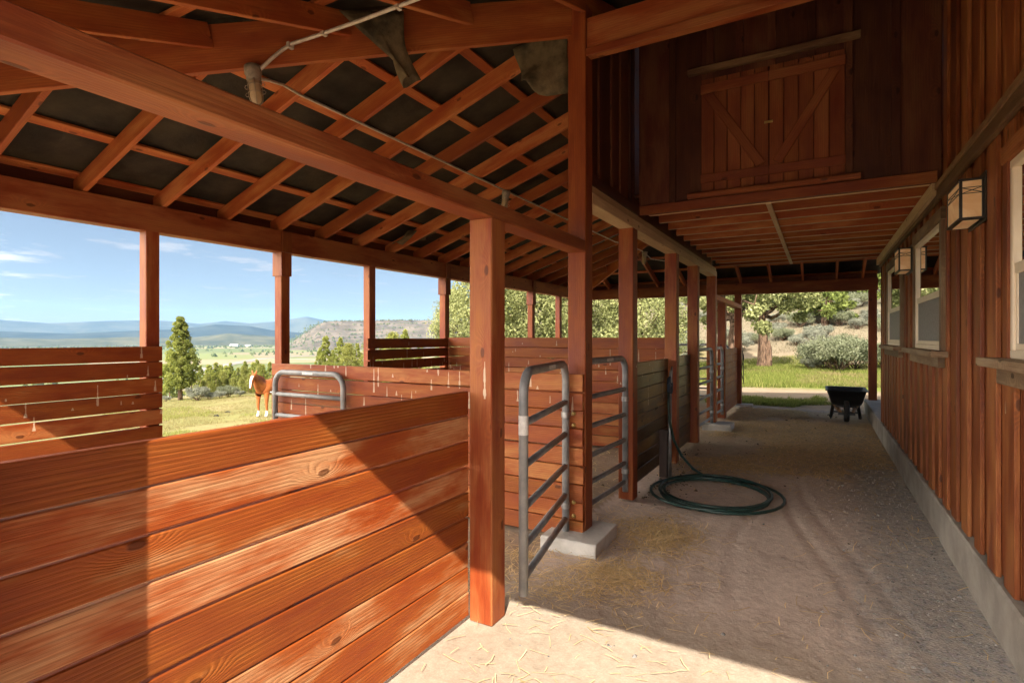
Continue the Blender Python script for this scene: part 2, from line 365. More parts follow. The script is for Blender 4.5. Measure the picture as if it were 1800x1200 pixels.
def terrain():
    rs = np.concatenate([np.arange(.0, 12, .09)[1:], 12 * 1.028 ** np.arange(0, 170)]); rs = rs[rs < 1150]
    rs = np.concatenate([rs, np.geomspace(1150, 8200, 26)])
    na = 460
    # denser angles where the photo looks
    th = np.sort(np.concatenate([np.linspace(-12, 80, 330), np.linspace(80, 348, na - 330 + 2)[1:-1]]))
    T, Rr = np.meshgrid(np.radians(th), rs)
    x = -np.sin(T) * Rr; y = np.cos(T) * Rr + 1.0
    z = hgt(x, y)
    n, m = x.shape
    v = np.stack([x, y, z], -1).reshape(-1, 3)
    v = np.vstack([v, [[0, 1.0, -.005]]])
    i, j = np.meshgrid(np.arange(n - 1), np.arange(m), indexing='ij'); j2 = (j + 1) % m
    q = np.stack([i * m + j, (i + 1) * m + j, (i + 1) * m + j2, i * m + j2], -1).reshape(-1, 4)
    me = bpy.data.meshes.new('ground')
    faces = q.tolist() + [(len(v) - 1, k, (k + 1) % m) for k in range(m)]
    me.from_pydata(v.tolist(), [], faces)
    me.polygons.foreach_set('use_smooth', [True] * len(me.polygons))
    X, Y, Z = v.T; r = np.hypot(X, Y); phi = np.degrees(np.arctan2(-X, Y))
    c = np.zeros((len(v), 4)); c[:, 3] = 1
    def put(col, w): c[:, :3] = c[:, :3] * (1 - w[:, None]) + np.array(col) * w[:, None]
    nz = fbm(X, Y, 1.7); nb = fbm(X + 50, Y, 9.0); nf = fbm(X, Y - 90, 45.0)
    c[:, :3] = (.60, .49, .42)                               # trodden dirt
    put((.43, .36, .29), smooth(-.2, .7, nz) * .6)
    put((.41, .385, .355), smooth(.0, .5, X + .25 * nz) * (1 - smooth(.78, .9, X)) * (Y < 9) * .8)   # gravel along the wall
    put((.34, .285, .215), smooth(3.3, 2.5, Y + .15 * nz) * (X > -1.7) * .8)                       # swept pad, its dirt colour darkened to offset the sun on it
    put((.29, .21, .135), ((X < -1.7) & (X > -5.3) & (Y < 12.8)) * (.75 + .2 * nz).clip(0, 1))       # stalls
    put((.58, .45, .27), smooth(5.2, 8.0, Y + .7 * nz) * ((X > -1.7) & (X < .9) & (Y < 12.6)) * .75)  # littered with straw
    # yard beyond the far end
    yard = smooth(12.2, 13.4, Y + .2 * nz)
    put((.31, .24, .17), yard)
    put((.27, .26, .11), yard * smooth(15.0, 13.6, Y + .35 * nz) * smooth(-.2, .4, fbm(X, Y, .8)) * .7)
    put((.15, .19, .035), smooth(17.2, 19.0, Y + .4 * nz) * smooth(33, 30, Y + .8 * nz))
    put((.28, .225, .155), smooth(28.5, 31, Y + 1.2 * nb) * smooth(20, 60, Y + 1e3 * (phi < 40)))
    hill = smooth(33, 37, Y + 1.5 * nb) * (phi < 45)
    put((.20, .17, .12), hill); put((.155, .145, .095), hill * smooth(-.2, .5, nb) * .8); put((.25, .20, .15), hill * smooth(.1, .6, nf) * .6)
    # paddock on the left
    left = smooth(-5.5, -6.3, X + .2 * nz)
    put((.27, .235, .11), left * (1 - hill)); put((.20, .205, .07), left * (1 - hill) * smooth(-.3, .5, nz + .6 * nb) * .75)
    put((.34, .28, .165), left * (1 - hill) * smooth(.25, .7, fbm(X, Y + 33, 2.6)) * .6)
    slope = smooth(34, 44, -X - 5.6) * left * (1 - hill)
    put((.20, .21, .075), slope)
    val = smooth(150, 330, r) * (phi > 30)
    put((.24, .27, .10), val)
    me.attributes.new('zone', 'FLOAT_COLOR', 'POINT').data.foreach_set('color', c.astype(np.float32).ravel())
    g = np.clip((smooth(-.15, .55, X + .2 * nz) * (1 - smooth(.9, 1.2, X)) * (Y < 10)), 0, 1)
    me.attributes.new('tint', 'FLOAT', 'POINT').data.foreach_set('value', g.astype(np.float32))
    k = NT('ground_surface'); at = k.n('ShaderNodeAttribute', attribute_name='zone'); gt = k.n('ShaderNodeAttribute', attribute_name='tint')
    P = k.n('ShaderNodeNewGeometry').outputs['Position']
    n1 = k.noise(P, 2.3, 6, .65); n2 = k.noise(P, 17.0, 6, .7); n3 = k.noise(P, 95.0, 3, .7)
    vo = k.n('ShaderNodeTexVoronoi'); vo.inputs['Scale'].default_value = 85; k.L(P, vo.inputs['Vector'])
    col = k.mix(k.remap(n1, .32, .68, 0, .5), at.outputs['Color'], (.72, .70, .68), 'MULTIPLY')
    col = k.mix(k.remap(n2, .35, .7, 0, .7), col, (.76, .74, .72), 'MULTIPLY')
    col = k.mix(k.remap(n3, .4, .75, 0, .6), col, (1.35, 1.33, 1.3), 'MULTIPLY')
    hv = k.n('ShaderNodeHueSaturation'); k.L(vo.outputs['Color'], hv.inputs['Color']); hv.inputs['Saturation'].default_value = .12; hv.inputs['Value'].default_value = .42
    col = k.mix(k.math('MULTIPLY', gt.outputs['Fac'], k.remap(n2, .40, .62, 0, .8)), col, hv.outputs[0])
    # fields of the valley: patches by place, far off only
    sp = k.n('ShaderNodeSeparateXYZ'); k.L(P, sp.inputs[0])
    dist = k.n('ShaderNodeVectorMath', operation='LENGTH'); k.L(P, dist.inputs[0])
    rot = k.n('ShaderNodeVectorRotate', rotation_type='Z_AXIS'); k.L(P, rot.inputs['Vector']); rot.inputs['Angle'].default_value = R(-58)
    mp = k.n('ShaderNodeMapping'); k.L(rot.outputs[0], mp.inputs['Vector']); mp.inputs['Scale'].default_value = (.0013, .0042, 0)
    fv = k.n('ShaderNodeTexVoronoi'); fv.distance = 'CHEBYCHEV'; fv.inputs['Scale'].default_value = 1.0; fv.inputs['Randomness'].default_value = .8; k.L(mp.outputs[0], fv.inputs['Vector'])
    fs = k.n('ShaderNodeSeparateColor'); k.L(fv.outputs['Color'], fs.inputs[0])
    fc = k.n('ShaderNodeValToRGB'); fc.color_ramp.interpolation = 'CONSTANT'; k.L(fs.outputs[0], fc.inputs[0])
    e = fc.color_ramp.elements; e[0].color = (.12, .16, .05, 1); e[0].position = 0; e[1].color = (.29, .24, .14, 1); e[1].position = .34
    for p_, c_ in ((.52, (.18, .215, .07, 1)), (.72, (.25, .21, .13, 1)), (.86, (.14, .185, .06, 1))):
        q = e.new(p_); q.color = c_
    col = k.mix(k.remap(dist.outputs['Value'], 300, 480), col, k.mix(k.remap(k.noise(P, .012, 6, .6), .35, .7, 0, .5), fc.outputs[0], (.21, .19, .10)))
    h = k.math('ADD', k.math('MULTIPLY', n2, 1.0), k.math('ADD', k.math('MULTIPLY', n3, .5), k.math('MULTIPLY', k.math('MULTIPLY', vo.outputs['Distance'], gt.outputs['Fac']), -.45)))
    hoof = k.n('ShaderNodeTexVoronoi'); hoof.feature = 'SMOOTH_F1'; hoof.inputs['Scale'].default_value = 6.5; k.L(P, hoof.inputs['Vector'])
    h = k.math('ADD', h, k.math('MULTIPLY', k.math('MULTIPLY', k.remap(hoof.outputs['Distance'], .18, .42), k.remap(n1, .48, .62)), .5))
    h = k.math('MULTIPLY', h, k.remap(sp.outputs[1], 2.3, 3.1, .30, 1.0))
    b = k.bsdf(col, .95, k.bump(h, .36, .02), spec=.1)
    me.materials.append(k.done(b))
    o = bpy.data.objects.new('ground', me); COL.objects.link(o); tag(o, kind='structure')
terrain()

def gz(x, y): return float(hgt(np.array([x]), np.array([y]))[0])
def ray(u, v=V0):
    dx = (u - 900) / F_PX; t = R(YAW)
    return (-math.sin(t) + dx * math.cos(t), math.cos(t) + dx * math.sin(t), (V0 - v) / F_PX)
def at(u, d):
    r = ray(u); return r[0] * d, r[1] * d

# ------------------------------------------------------------------ hills
def ridge(name, D, depth, prof, mat, seed, rough=.06, steps=26, sub=3):
    """ridge line seen over the valley: prof = [(u, v)] measured on the skyline, kept at its own distance and depth"""
    us = np.linspace(prof[0][0], prof[-1][0], 150 * sub // 2); pu, pv = zip(*prof); vs = np.interp(us, pu, pv)
    v = []; nx = len(us)
    base = VALLEY - 4
    for i in range(steps + 1):
        t = i / steps * 2 - 1                          # -1 front foot .. 1 back foot
        for u, vv in zip(us, vs):
            r = ray(u, vv); L = math.hypot(r[0], r[1])
            dist = D + t * depth
            top = CAM_H + r[2] / L * D
            x, y = r[0] / L * dist, r[1] / L * dist
            edge = min(1, (u - us[0]) / 60 + .02, (us[-1] - u) / 60 + .02)
            sh = (1 - abs(t) ** 1.25)
            if 'mesa' in name: sh = 1 - max(0, (abs(t) - .42) / .58) ** .8
            nse = fbm(np.array([x + seed]), np.array([y]), D * .035)[0]
            h = base + (top - base) * sh * (1 + rough * nse * (1 - abs(sh - .5) * .2) * (0.25 + 2.6 * (1 - sh)))
            v.append((x, y, max(h, base)))
    f = [(i * nx + k, i * nx + k + 1, (i + 1) * nx + k + 1, (i + 1) * nx + k) for i in range(steps) for k in range(nx - 1)]
    me = bpy.data.meshes.new(name); me.from_pydata(v, [], f); me.polygons.foreach_set('use_smooth', [True] * len(f)); me.materials.append(mat)
    o = bpy.data.objects.new(name, me); COL.objects.link(o); tag(o, kind='structure'); return o, np.array(v)
hm = plain('forested_hill', (.05, .06, .045), (.11, .115, .08), .0035, 1.0, spec=.0, detail=8, obj=False)
hm2 = plain('dark_forested_hill', (.028, .038, .034), (.06, .07, .055), .005, 1.0, spec=.0, detail=8, obj=False)
hm3 = plain('grassy_low_hill', (.055, .062, .035), (.13, .125, .07), .008, 1.0, spec=.0, detail=8, obj=False)
mm = plain('dry_mesa_slope', (.085, .072, .052), (.18, .148, .112), .022, 1.0, 0, .0, spec=.0, detail=9, obj=False)
ridge('hills', 7200, 900, [(-300, 566), (-100, 560), (0, 562), (84, 568), (140, 566), (185, 564), (240, 563), (293, 564), (330, 567), (352, 569), (396, 564), (440, 568), (484, 565), (510, 561), (539, 556), (572, 563), (620, 566), (700, 567), (800, 572), (900, 576)], hm, 10)
ridge('hills', 4600, 600, [(-300, 584), (0, 582), (120, 586), (240, 581), (300, 579), (325, 577), (352, 574), (378, 570), (440, 573), (476, 580), (520, 584), (600, 588)], hm2, 300)
ridge('hills', 3300, 420, [(-300, 595), (0, 593), (100, 596), (230, 592), (330, 594), (400, 586), (440, 588), (500, 593), (560, 598)], hm3, 700)
mesa, mv = ridge('mesa_hill', 2350, 520, [(492, 611), (515, 600), (535, 587), (556, 574), (572, 568), (600, 566.5), (640, 566), (680, 565), (730, 565), (800, 566), (900, 568), (1000, 572)], mm, 1500, rough=.10)

# far-off scrub dotted over mesa and valley: nobody could count it
def blobs(name, P, S, mat, tint):
    oc = np.array([[1, 0, 0], [0, 1, 0], [-1, 0, 0], [0, -1, 0], [0, 0, 1.3]])
    tri = [(0, 1, 4), (1, 2, 4), (2, 3, 4), (3, 0, 4)]
    V = []
    T = []
    for t in tri:
        for q in t:
            pass
    idx = np.array(tri).ravel()
    ang = RNG.uniform(0, 6.28, len(P)); ca, sa = np.cos(ang), np.sin(ang)
    o = oc[idx]                                                    # (12,3)
    x = (o[None, :, 0] * ca[:, None] - o[None, :, 1] * sa[:, None]) * S[:, None] + P[:, None, 0]
    y = (o[None, :, 0] * sa[:, None] + o[None, :, 1] * ca[:, None]) * S[:, None] + P[:, None, 1]
    z = o[None, :, 2] * S[:, None] + P[:, None, 2]
    v = np.stack([x, y, z], -1).reshape(-1, 3)
    ob = np_mesh(name, v, 3, mat, attr=np.repeat(tint, 12)); tag(ob, kind='stuff'); return ob
sel = mv[(RNG.random(len(mv)) < 1)]
k0 = RNG.integers(0, len(sel), 5200); p0 = sel[k0] + np.stack([RNG.normal(0, 14, 5200), RNG.normal(0, 14, 5200), np.full(5200, -1.0)], -1)
p0 = p0[p0[:, 2] > VALLEY + 2]
s0 = RNG.uniform(2.0, 5.2, len(p0))
nb_ = 3400
ph = np.radians(RNG.uniform(32, 86, nb_)); rr = np.where(RNG.random(nb_) < .75, RNG.uniform(1900, 3300, nb_), RNG.uniform(430, 1900, nb_))
pv_ = np.stack([-np.sin(ph) * rr, np.cos(ph) * rr, np.full(nb_, VALLEY - .5)], -1)
kp = (fbm(pv_[:, 0], pv_[:, 1], 160.0) > .12) | (rr > 2300)
pv_ = pv_[kp]; 
P = np.vstack([p0, pv_]); S = np.concatenate([s0, RNG.uniform(2.5, 7.0, len(pv_))])
tag(blobs('far_scrub', P, S, M['farwood'], RNG.random(len(P))), 'dark scattered scrub dotting the mesa and the far valley floor', 'scrub')

# valley road
def strip(name, pts, w, mat, dz=.25):
    mb = MB(); L = []
    for i, p in enumerate(pts):
        a = Vector(pts[max(i - 1, 0)]); b = Vector(pts[min(i + 1, len(pts) - 1)]); t = (b - a).normalized(); s = Vector((t.y, -t.x, 0)) * w / 2
        L.append((Vector(p) - s + Vector((0, 0, dz)), Vector(p) + s + Vector((0, 0, dz))))
    for q, r_ in zip(L, L[1:]): mb.quad([q[0], q[1], r_[1], r_[0]])
    o = mb.build(name, mat); tag(o, kind='structure'); return o
M['asphalt'] = plain('grey_road', (.20, .185, .165), (.26, .24, .215), .05, .95, obj=False)
M['dirtroad'] = plain('pale_track', (.55, .47, .36), (.62, .54, .42), .05, .95, obj=False)
def onvalley(u, v): 
    r = ray(u, v); k = (VALLEY - CAM_H) / r[2]; return (r[0] * k, r[1] * k, VALLEY)
strip('valley_road', [onvalley(*p) for p in ((250, 676), (300, 662), (350, 650.5), (400, 641), (435, 634.5), (462, 630), (520, 626), (620, 622), (760, 619))], 22, M['asphalt'], .5)
strip('valley_track', [onvalley(*p) for p in ((445, 632.0), (520, 631.3), (600, 634), (700, 638))], 9, M['dirtroad'], .6)

# far farm buildings
def shed(loc, L, W, H, rz, mat, label, roofm=None):
    e = empty('farm_shed', loc, rz); tag(e, label, 'shed', 'pale farm sheds in the valley')
    MB().box(-L / 2, L / 2, -W / 2, W / 2, 0, H, c=.01).build('wall', mat, e)
    mb = MB(); o = .6
    a = [(-L / 2 - o, -W / 2 - o, H), (L / 2 + o, -W / 2 - o, H), (L / 2 + o, 0, H + W * .18), (-L / 2 - o, 0, H + W * .18)]
    b = [(-L / 2 - o, 0, H + W * .18), (L / 2 + o, 0, H + W * .18), (L / 2 + o, W / 2 + o, H), (-L / 2 - o, W / 2 + o, H)]
    mb.quad(a); mb.quad(b); mb.quad([a[0], a[3], b[3]]); mb.quad([a[1], b[2], a[2]]); mb.build('roof', roofm or mat, e)
    return e
for (u, v, L, W, H, lab) in ((366, 607.5, 75, 26, 9, 'long white farm shed at the left end of the far row'), (392, 607.0, 60, 24, 9, 'white farm shed in the middle of the far row'),
                        (412, 608.5, 34, 18, 7, 'small white shed just right of the long sheds'), (436, 609.0, 22, 14, 6, 'smallest white shed, far right of the row beyond the fields'),
                        (552, 612.5, 34, 16, 6, 'lone white shed at the foot of the mesa'), (640, 609.5, 26, 14, 6, 'pale shed tucked under the mesa slope beside the post')):
    p = onvalley(u, v); shed(p, L, W, H, R(YAW) + .1, M['white'], lab)

# ------------------------------------------------------------------ foliage
def leaves(centers, radii, n, size, flat=1.0, tint=None, aspect=.5, up=0.0):
    """n leaf faces per clump, spread through the clump's volume"""
    C_ = np.repeat(np.asarray(centers, float), n, 0); Rd = np.repeat(np.asarray(radii, float), n)
    N = len(C_); d = RNG.normal(size=(N, 3)); d /= np.linalg.norm(d, axis=1)[:, None]
    p = C_ + d * (Rd * RNG.random(N) ** .45)[:, None] * np.array([1, 1, flat])
    a = RNG.normal(size=(N, 3)); a[:, 2] += up; a += d * .6; a /= np.linalg.norm(a, axis=1)[:, None]
    b = np.cross(a, RNG.normal(size=(N, 3))); b /= np.linalg.norm(b, axis=1)[:, None]
    s = size * RNG.uniform(.6, 1.4, N)[:, None]
    v = np.stack([p - a * s, p + b * s * aspect, p + a * s, p - b * s * aspect], 1).reshape(-1, 3)
    t = RNG.random(len(centers)) * .45 if tint is None else np.asarray(tint)
    t = np.repeat(t, n) + RNG.random(N) * .55
    return v, np.repeat(np.clip(t, 0, 1), 4)

def branch_tube(mb, p, q, r0, r1, wob=.12, n=7, segs=6):
    p = Vector(p); q = Vector(q); L = (q - p).length; pts = []; rs = []
    o = Vector((0, 0, 0))
    for i in range(segs + 1):
        t = i / segs
        if 0 < i < segs: o = o * .6 + Vector((random.gauss(0, 1), random.gauss(0, 1), random.gauss(0, .5))) * wob * L * .12
        pts.append(p.lerp(q, t) + o * (1 if i < segs else 0)); rs.append(r0 + (r1 - r0) * t)
    mb.tube(pts, rs, n)
    return pts

def tree_round(name, loc, h, w, label, mat, cat='tree', group=None, clumps=90, per=95, size=.10, trunk=.22, low=.1, seed=0):
    st = random.getstate(); random.seed(seed + 11); e = empty(name, loc); tag(e, label, cat, group)
    mb = MB(); top = branch_tube(mb, (0, 0, -.2), (random.uniform(-.2, .2) * w * .3, 0, h * .72), trunk, trunk * .25, .5, 9)
    cs = []; rd = []
    for i in range(clumps):
        t = low + (1 - low) * (i + .5) / clumps; z = h * t
        prof = w / 2 * min(1.0, (1 - t) ** .55 * 1.15) * (.72 + .28 * math.sin(t * 9 + seed))
        a = i * 2.4 + random.uniform(-.5, .5); r = prof * random.uniform(.35, 1.02)
        c = (r * math.cos(a), r * math.sin(a), z); cs.append(c); rd.append(w * random.uniform(.085, .15))
        if i % 5 == 0: branch_tube(mb, (0, 0, z * .72), c, trunk * .28 * (1.1 - t), .015, .4, 5, 4)
    mb.build('trunk', M['bark'], e)
    v, t_ = leaves(cs, rd, per, size, .8); np_mesh('crown', v, 4, mat, e, t_)
    random.setstate(st); return e

def tree_cone(name, loc, h, w, label, mat, group=None, clumps=120, per=60, size=.10, seed=0, trunk=.13, low=.14, power=.8, cat='tree'):
    st = random.getstate(); random.seed(seed + 5); e = empty(name, loc); tag(e, label, cat, group)
    mb = MB(); branch_tube(mb, (0, 0, -.2), (0, 0, h * .97), trunk, .015, .1, 8)
    cs = []; rd = []
    for i in range(clumps):
        t = low + (1 - low) * ((i + .5) / clumps) ** 1.15; prof = w / 2 * (1 - t) ** power + .06
        if t < low + .12: prof *= .72
        a = i * 2.4 + random.uniform(-.6, .6); r = prof * random.uniform(.3, 1.05)
        cs.append((r * math.cos(a), r * math.sin(a), h * t + random.uniform(-.1, .1))); rd.append(w * random.uniform(.06, .11) * (1.15 - .6 * t))
        if i % 8 == 0: branch_tube(mb, (0, 0, h * t * .96), cs[-1], trunk * .2, .01, .2, 5, 3)
    mb.build('trunk', M['bark'], e)
    v, t_ = leaves(cs, rd, per, size, 1.0, up=.8); np_mesh('crown', v, 4, mat, e, t_)
    random.setstate(st); return e

def place(o, x, y, dz=0, s=1.0, rz=None):
    o.location = (x, y, gz(x, y) + dz); o.scale = (s, s, s)
    o.rotation_euler = (0, 0, random.uniform(0, 6.28) if rz is None else rz)

# large junipers beyond the stalls
jun = [tree_round('juniper_tree', (0, 0, 0), 6.4, 5.2, 'x', M['juniper'], 'tree', 'junipers behind the stalls', 130, 230, .058, .24, .03, s) for s in (1, 2, 3)]
JL = ['pale juniper farthest left behind the dark corner of the stalls, against the sky', 'pale juniper behind the sunlit front post', 'dense juniper seen between the front post and the tall gate post',
      'juniper just behind the two slim outer posts', 'juniper behind the far outer corner post', 'bushy juniper showing between the two stall posts beside the far corner', 'low juniper at the foot of the dry hill']
for i, (u, d, s, dz) in enumerate(((800, 25, .76, -.3), (868, 22, 1.0, -.4), (925, 25, 1.12, -.4), (988, 22, 1.0, -.3), (1062, 23, 1.02, -.3), (1128, 21, .95, -.5), (1172, 40, .62, -.3))):
    o = jun[i % 3] if i < 3 else copy_tree(jun[i % 3])
    x, y = at(u, d); place(o, x, y, dz, s); o['label'] = JL[i]
x, y = at(738, 31); o = tree_cone('juniper_sapling', (0, 0, 0), 3.3, 1.5, 'bright yellow green sapling just left of the pale junipers', M['cone'], None, 60, 60, .075, 3); place(o, x, y, -.4)

# cone tree beside the paddock
x, y = at(317, 34.5)
t0 = tree_cone('juniper_tree', (0, 0, 0), 5.2, 2.75, 'tall cone shaped juniper with bare lower trunk at the paddock edge', M['cone'], None, 230, 230, .042, 4, .16, .17, .72); place(t0, x, y, 0)
# trees on the slope below the paddock
sc = [tree_cone('slope_tree', (0, 0, 0), 5.0, 2.7, 'x', M['cone'], 'young trees on the slope below the paddock', 100, 110, .065, s, .1, .05) for s in (21, 22)] + \
     [tree_round('slope_tree', (0, 0, 0), 4.4, 3.6, 'x', M['bushyellow'], 'tree', 'young trees on the slope below the paddock', 70, 120, .062, .12, .03, 23)]
SP = [(352, 41, 652, 1), (364, 39, 668, 2), (379, 43, 646, 0), (392, 40, 664, 2), (405, 46, 648, 1), (418, 41, 655, 0), (431, 48, 645, 1), (440, 40, 668, 2), (452, 50, 641, 0), (463, 42, 650, 1), (474, 47, 645, 0), (486, 44, 652, 2), (410, 38.5, 676, 2), (371, 44, 655, 1),
      (572, 40, 600, 0), (562, 47, 622, 1), (585, 50, 625, 1), (598, 43, 604, 1), (612, 41, 618, 2), (628, 45, 614, 1), (650, 44, 610, 2), (672, 42, 612, 1), (690, 40, 600, 2), (712, 36, 590, 1), (298, 43, 650, 1), (274, 41, 655, 0), (338, 46, 660, 0), (399, 55, 652, 0), (445, 58, 648, 1), (357, 37.5, 682, 2), (385, 38, 680, 2), (398, 38.5, 684, 2), (424, 38, 682, 2), (412, 43, 660, 0), (428, 44, 656, 2), (447, 39, 678, 2), (457, 45, 652, 2), (368, 48, 650, 0), (388, 50, 652, 1)]
used = set()
for n_, (u, d, v, kx) in enumerate(SP):
    o = sc[kx] if kx not in used else copy_tree(sc[kx]); used.add(kx)
    v -= 9; x, y = at(u, d); g_ = gz(x, y) - .2; hh = CAM_H + (V0 - v) / F_PX * d - g_; place(o, x, y, -.2, max(.3, hh / (5.0, 5.0, 4.2)[kx]))
    side = 'behind the horse' if 430 <= u <= 490 else 'left of the horse' if u < 430 else 'below the mesa beyond the second opening'
    o['label'] = ('dark green pointed' if kx < 2 else 'rounded yellow green') + ' young tree on the slope ' + side
# bushes at the paddock edge
def bush(name, w, h, mat, n=26, per=130, size=.045, seed=0, stems=True):
    st = random.getstate(); random.seed(seed); e = empty(name); mb = MB(); cs = []; rd = []
    for i in range(n):
        a = random.uniform(0, 6.28); r = w / 2 * math.sqrt(random.random()) * .8
        z = h * (.25 + .55 * random.random() * math.sqrt(max(0, 1 - (2 * r / w) ** 2)) + .12)
        c = (r * math.cos(a), r * math.sin(a), z); cs.append(c); rd.append(w * random.uniform(.10, .17))
        if i % 3 == 0: branch_tube(mb, (random.uniform(-.05, .05), random.uniform(-.05, .05), -.05), c, .02, .006, .4, 5, 4)
    mb.build('stem', M['bark'], e); v, t_ = leaves(cs, rd, per, size, .85, up=1.0, aspect=.28); np_mesh('foliage', v, 4, mat, e, t_)
    random.setstate(st); return e
sb = [bush('sagebrush', 1.5, 1.0, M['sage'], 30, 200, .036, 1), bush('sagebrush', 1.3, .8, M['sage'], 26, 190, .036, 2), bush('sagebrush', 1.9, 1.1, M['sagegreen'], 40, 260, .036, 3)]
SBUSED = set()
def sage(x, y, s, kx, label, group='sagebrush around the paddock and hill'):
    o = sb[kx] if kx not in SBUSED else copy_tree(sb[kx]); SBUSED.add(kx); place(o, x, y, 0, s); tag(o, label, 'bush', group); return o
for (u, d, s, kx, lab) in ((347, 33.0, .95, 0, 'round grey sagebrush beside the cone shaped juniper'), (369, 33.5, .62, 1, 'small grey sagebrush right of the round one by the paddock'), (386, 34, .7, 1, 'low grey sagebrush midway between juniper and horse'),
                       (402, 35, .75, 2, 'greener sagebrush at the paddock edge left of the horse'), (421, 35, .6, 1, 'pale sagebrush just left of the chestnut horse'), (292, 33.5, .5, 1, 'tiny sagebrush at the foot of the cone shaped juniper')):
    x, y = at(u, d); sage(x, y, s, kx, lab)
# blue tin roofs below the paddock
x, y = at(305, 44); e = shed((x, y, gz(x, y) - .6), 2.6, 1.8, 1.4, R(20), M['white'], 'small pale blue roofed hut half hidden behind the cone shaped juniper', M['bluetin']); e['group'] = 'blue roofed huts below the paddock'
x, y = at(407, 52); e = shed((x, y, gz(x, y) + .9), 2.2, 1.6, 1.2, R(50), M['white'], 'tiny blue roofed hut among the scrub left of the horse', M['bluetin']); e['group'] = 'blue roofed huts below the paddock'

# ---- yard and hill at the far end
def gnarled(loc, label):
    random.seed(77); e = empty('old_juniper', loc, 0); tag(e, label, 'tree')
    mb = MB()
    mb.tube([(0, 0, -.2), (0, .02, .25), (.03, 0, .8), (-.03, .02, 1.5), (-.12, 0, 2.2), (-.05, 0, 3.1), (.2, .1, 4.2), (.3, .1, 5.2)], [.36, .26, .22, .20, .19, .15, .10, .04], 14)
    mb.tube([(.20, -.1, -.2), (.24, -.1, .4), (.25, -.08, 1.0), (.22, -.05, 1.35)], [.17, .13, .10, .03], 10)
    mb.tube([(-.22, .15, -.2), (-.18, .15, .4), (-.18, .15, 1.3), (-.12, .05, 2.0)], [.19, .14, .11, .07], 9)
    tips = []
    for (q, r) in (((-1.9, -.2, 2.5), .13), ((-1.4, .3, 3.2), .14), ((1.5, .2, 3.0), .12), ((.9, -.6, 3.4), .1), ((-.6, .5, 4.6), .12), ((1.9, .3, 4.0), .09), ((-2.4, .2, 3.7), .08), ((.3, .9, 4.4), .1)):
        pp = branch_tube(mb, (-.08, 0, 1.9 + random.random() * .7), q, r, .03, .7, 7, 7); tips.append(q)
    mb.build('trunk', M['bark'], e)
    cs = []; rd = []
    for q in tips:
        for _ in range(9):
            cs.append((q[0] * random.uniform(.75, 1.25), q[1] + random.gauss(0, .5), q[2] + random.uniform(-.55, .8))); rd.append(random.uniform(.26, .46))
    for _ in range(45):
        a = random.uniform(0, 6.28); r = 2.4 * math.sqrt(random.random()); cs.append((r * math.cos(a), r * math.sin(a), 3.3 + random.uniform(-.4, 2.6) * (1 - r / 3.6))); rd.append(random.uniform(.3, .5))
    v, t_ = leaves(cs, rd, 150, .085, .8); np_mesh('crown', v, 4, M['juniper'], e, t_); return e
x, y = at(1343, 26.5); gnarled((x, y, gz(x, y)), 'old juniper with thick shaggy twisted trunk beyond the end of the aisle')
x, y = at(1287, 23.5); o = gnarled((x, y, gz(x, y)), 'second shaggy juniper half hidden behind the last stall post'); o.rotation_euler = (0, 0, 2.3); o.scale = (.8, .8, .92)
def pine(loc, h, label, seed):
    random.seed(seed); e = empty('pine_tree', loc); tag(e, label, 'tree', 'open pines on the dry hill'); mb = MB(); branch_tube(mb, (0, 0, -.3), (.3, 0, h), .26, .05, .12, 9, 8); cs = []; rd = []
    for i in range(44):
        t = .12 + .85 * i / 44; a = i * 2.4; r = (1 - t) ** .6 * h * .36 * random.uniform(.6, 1.1); c = (r * math.cos(a), r * math.sin(a), h * t + random.uniform(-.3, .3))
        branch_tube(mb, (.3 * t, 0, h * t * .97), c, .06, .015, .4, 5, 4)
        for f in (.55, .8, 1.0): cs.append((c[0] * f, c[1] * f, c[2] + random.uniform(-.1, .25))); rd.append(random.uniform(.3, .55))
    mb.build('trunk', M['bark'], e); v, t_ = leaves(cs, rd, 65, .12, .65); np_mesh('crown', v, 4, M['pine'], e, t_); return e
for i, (u, d, h, lab) in enumerate(((1450, 36, 5.6, 'open pine with bare trunk on the dry hill above the wheelbarrow'), (1512, 43, 6.0, 'pine on the hill just left of the far right post'), (1400, 45, 5.2, 'pine on the hill directly above the old juniper'), (1560, 47, 6.5, 'pine on the hill behind the barn corner'), (1212, 52, 4.2, 'small pine on the bare hill between the stall posts'), (1325, 55, 5.5, 'highest pine on the hill behind the old juniper'))):
    x, y = at(u, d); pine((x, y, gz(x, y)), h, lab, 60 + i)
# large grey green sagebrush behind the wheelbarrow
for (u, d, s, kx, lab) in ((1447, 24.5, 1.25, 2, 'tall grey green sagebrush at the left of the big clump beyond the wheelbarrow'), (1475, 23.5, 1.55, 2, 'largest grey green sagebrush straight behind the wheelbarrow'), (1503, 24.0, 1.35, 2, 'grey green sagebrush of the big clump nearest the far right post'),
                       (1428, 24.2, .7, 0, 'dark low sagebrush at the left foot of the big clump'), (1460, 26.5, 1.6, 0, 'grey sagebrush at the back of the big clump'), (1490, 27, 1.5, 1, 'pale grey sagebrush at the top of the big clump'), (1548, 25, 1.2, 2, 'sagebrush seen between the far right post and the barn corner')):
    x, y = at(u, d); sage(x, y, s, kx, lab, 'big sagebrush clump beyond the wheelbarrow')
random.seed(91)
n_ = 0
while n_ < 230:
    u = random.uniform(1140, 1580); d = 33 + 75 * random.random() ** 1.5; x, y = at(u, d)
    if y < 32.5: continue
    sage(x, y, random.uniform(.3, .85) * (1 + d / 110), random.choice((0, 0, 1, 2)), 'grey sagebrush dotted on the dry hillside', 'sagebrush on the dry hillside'); n_ += 1

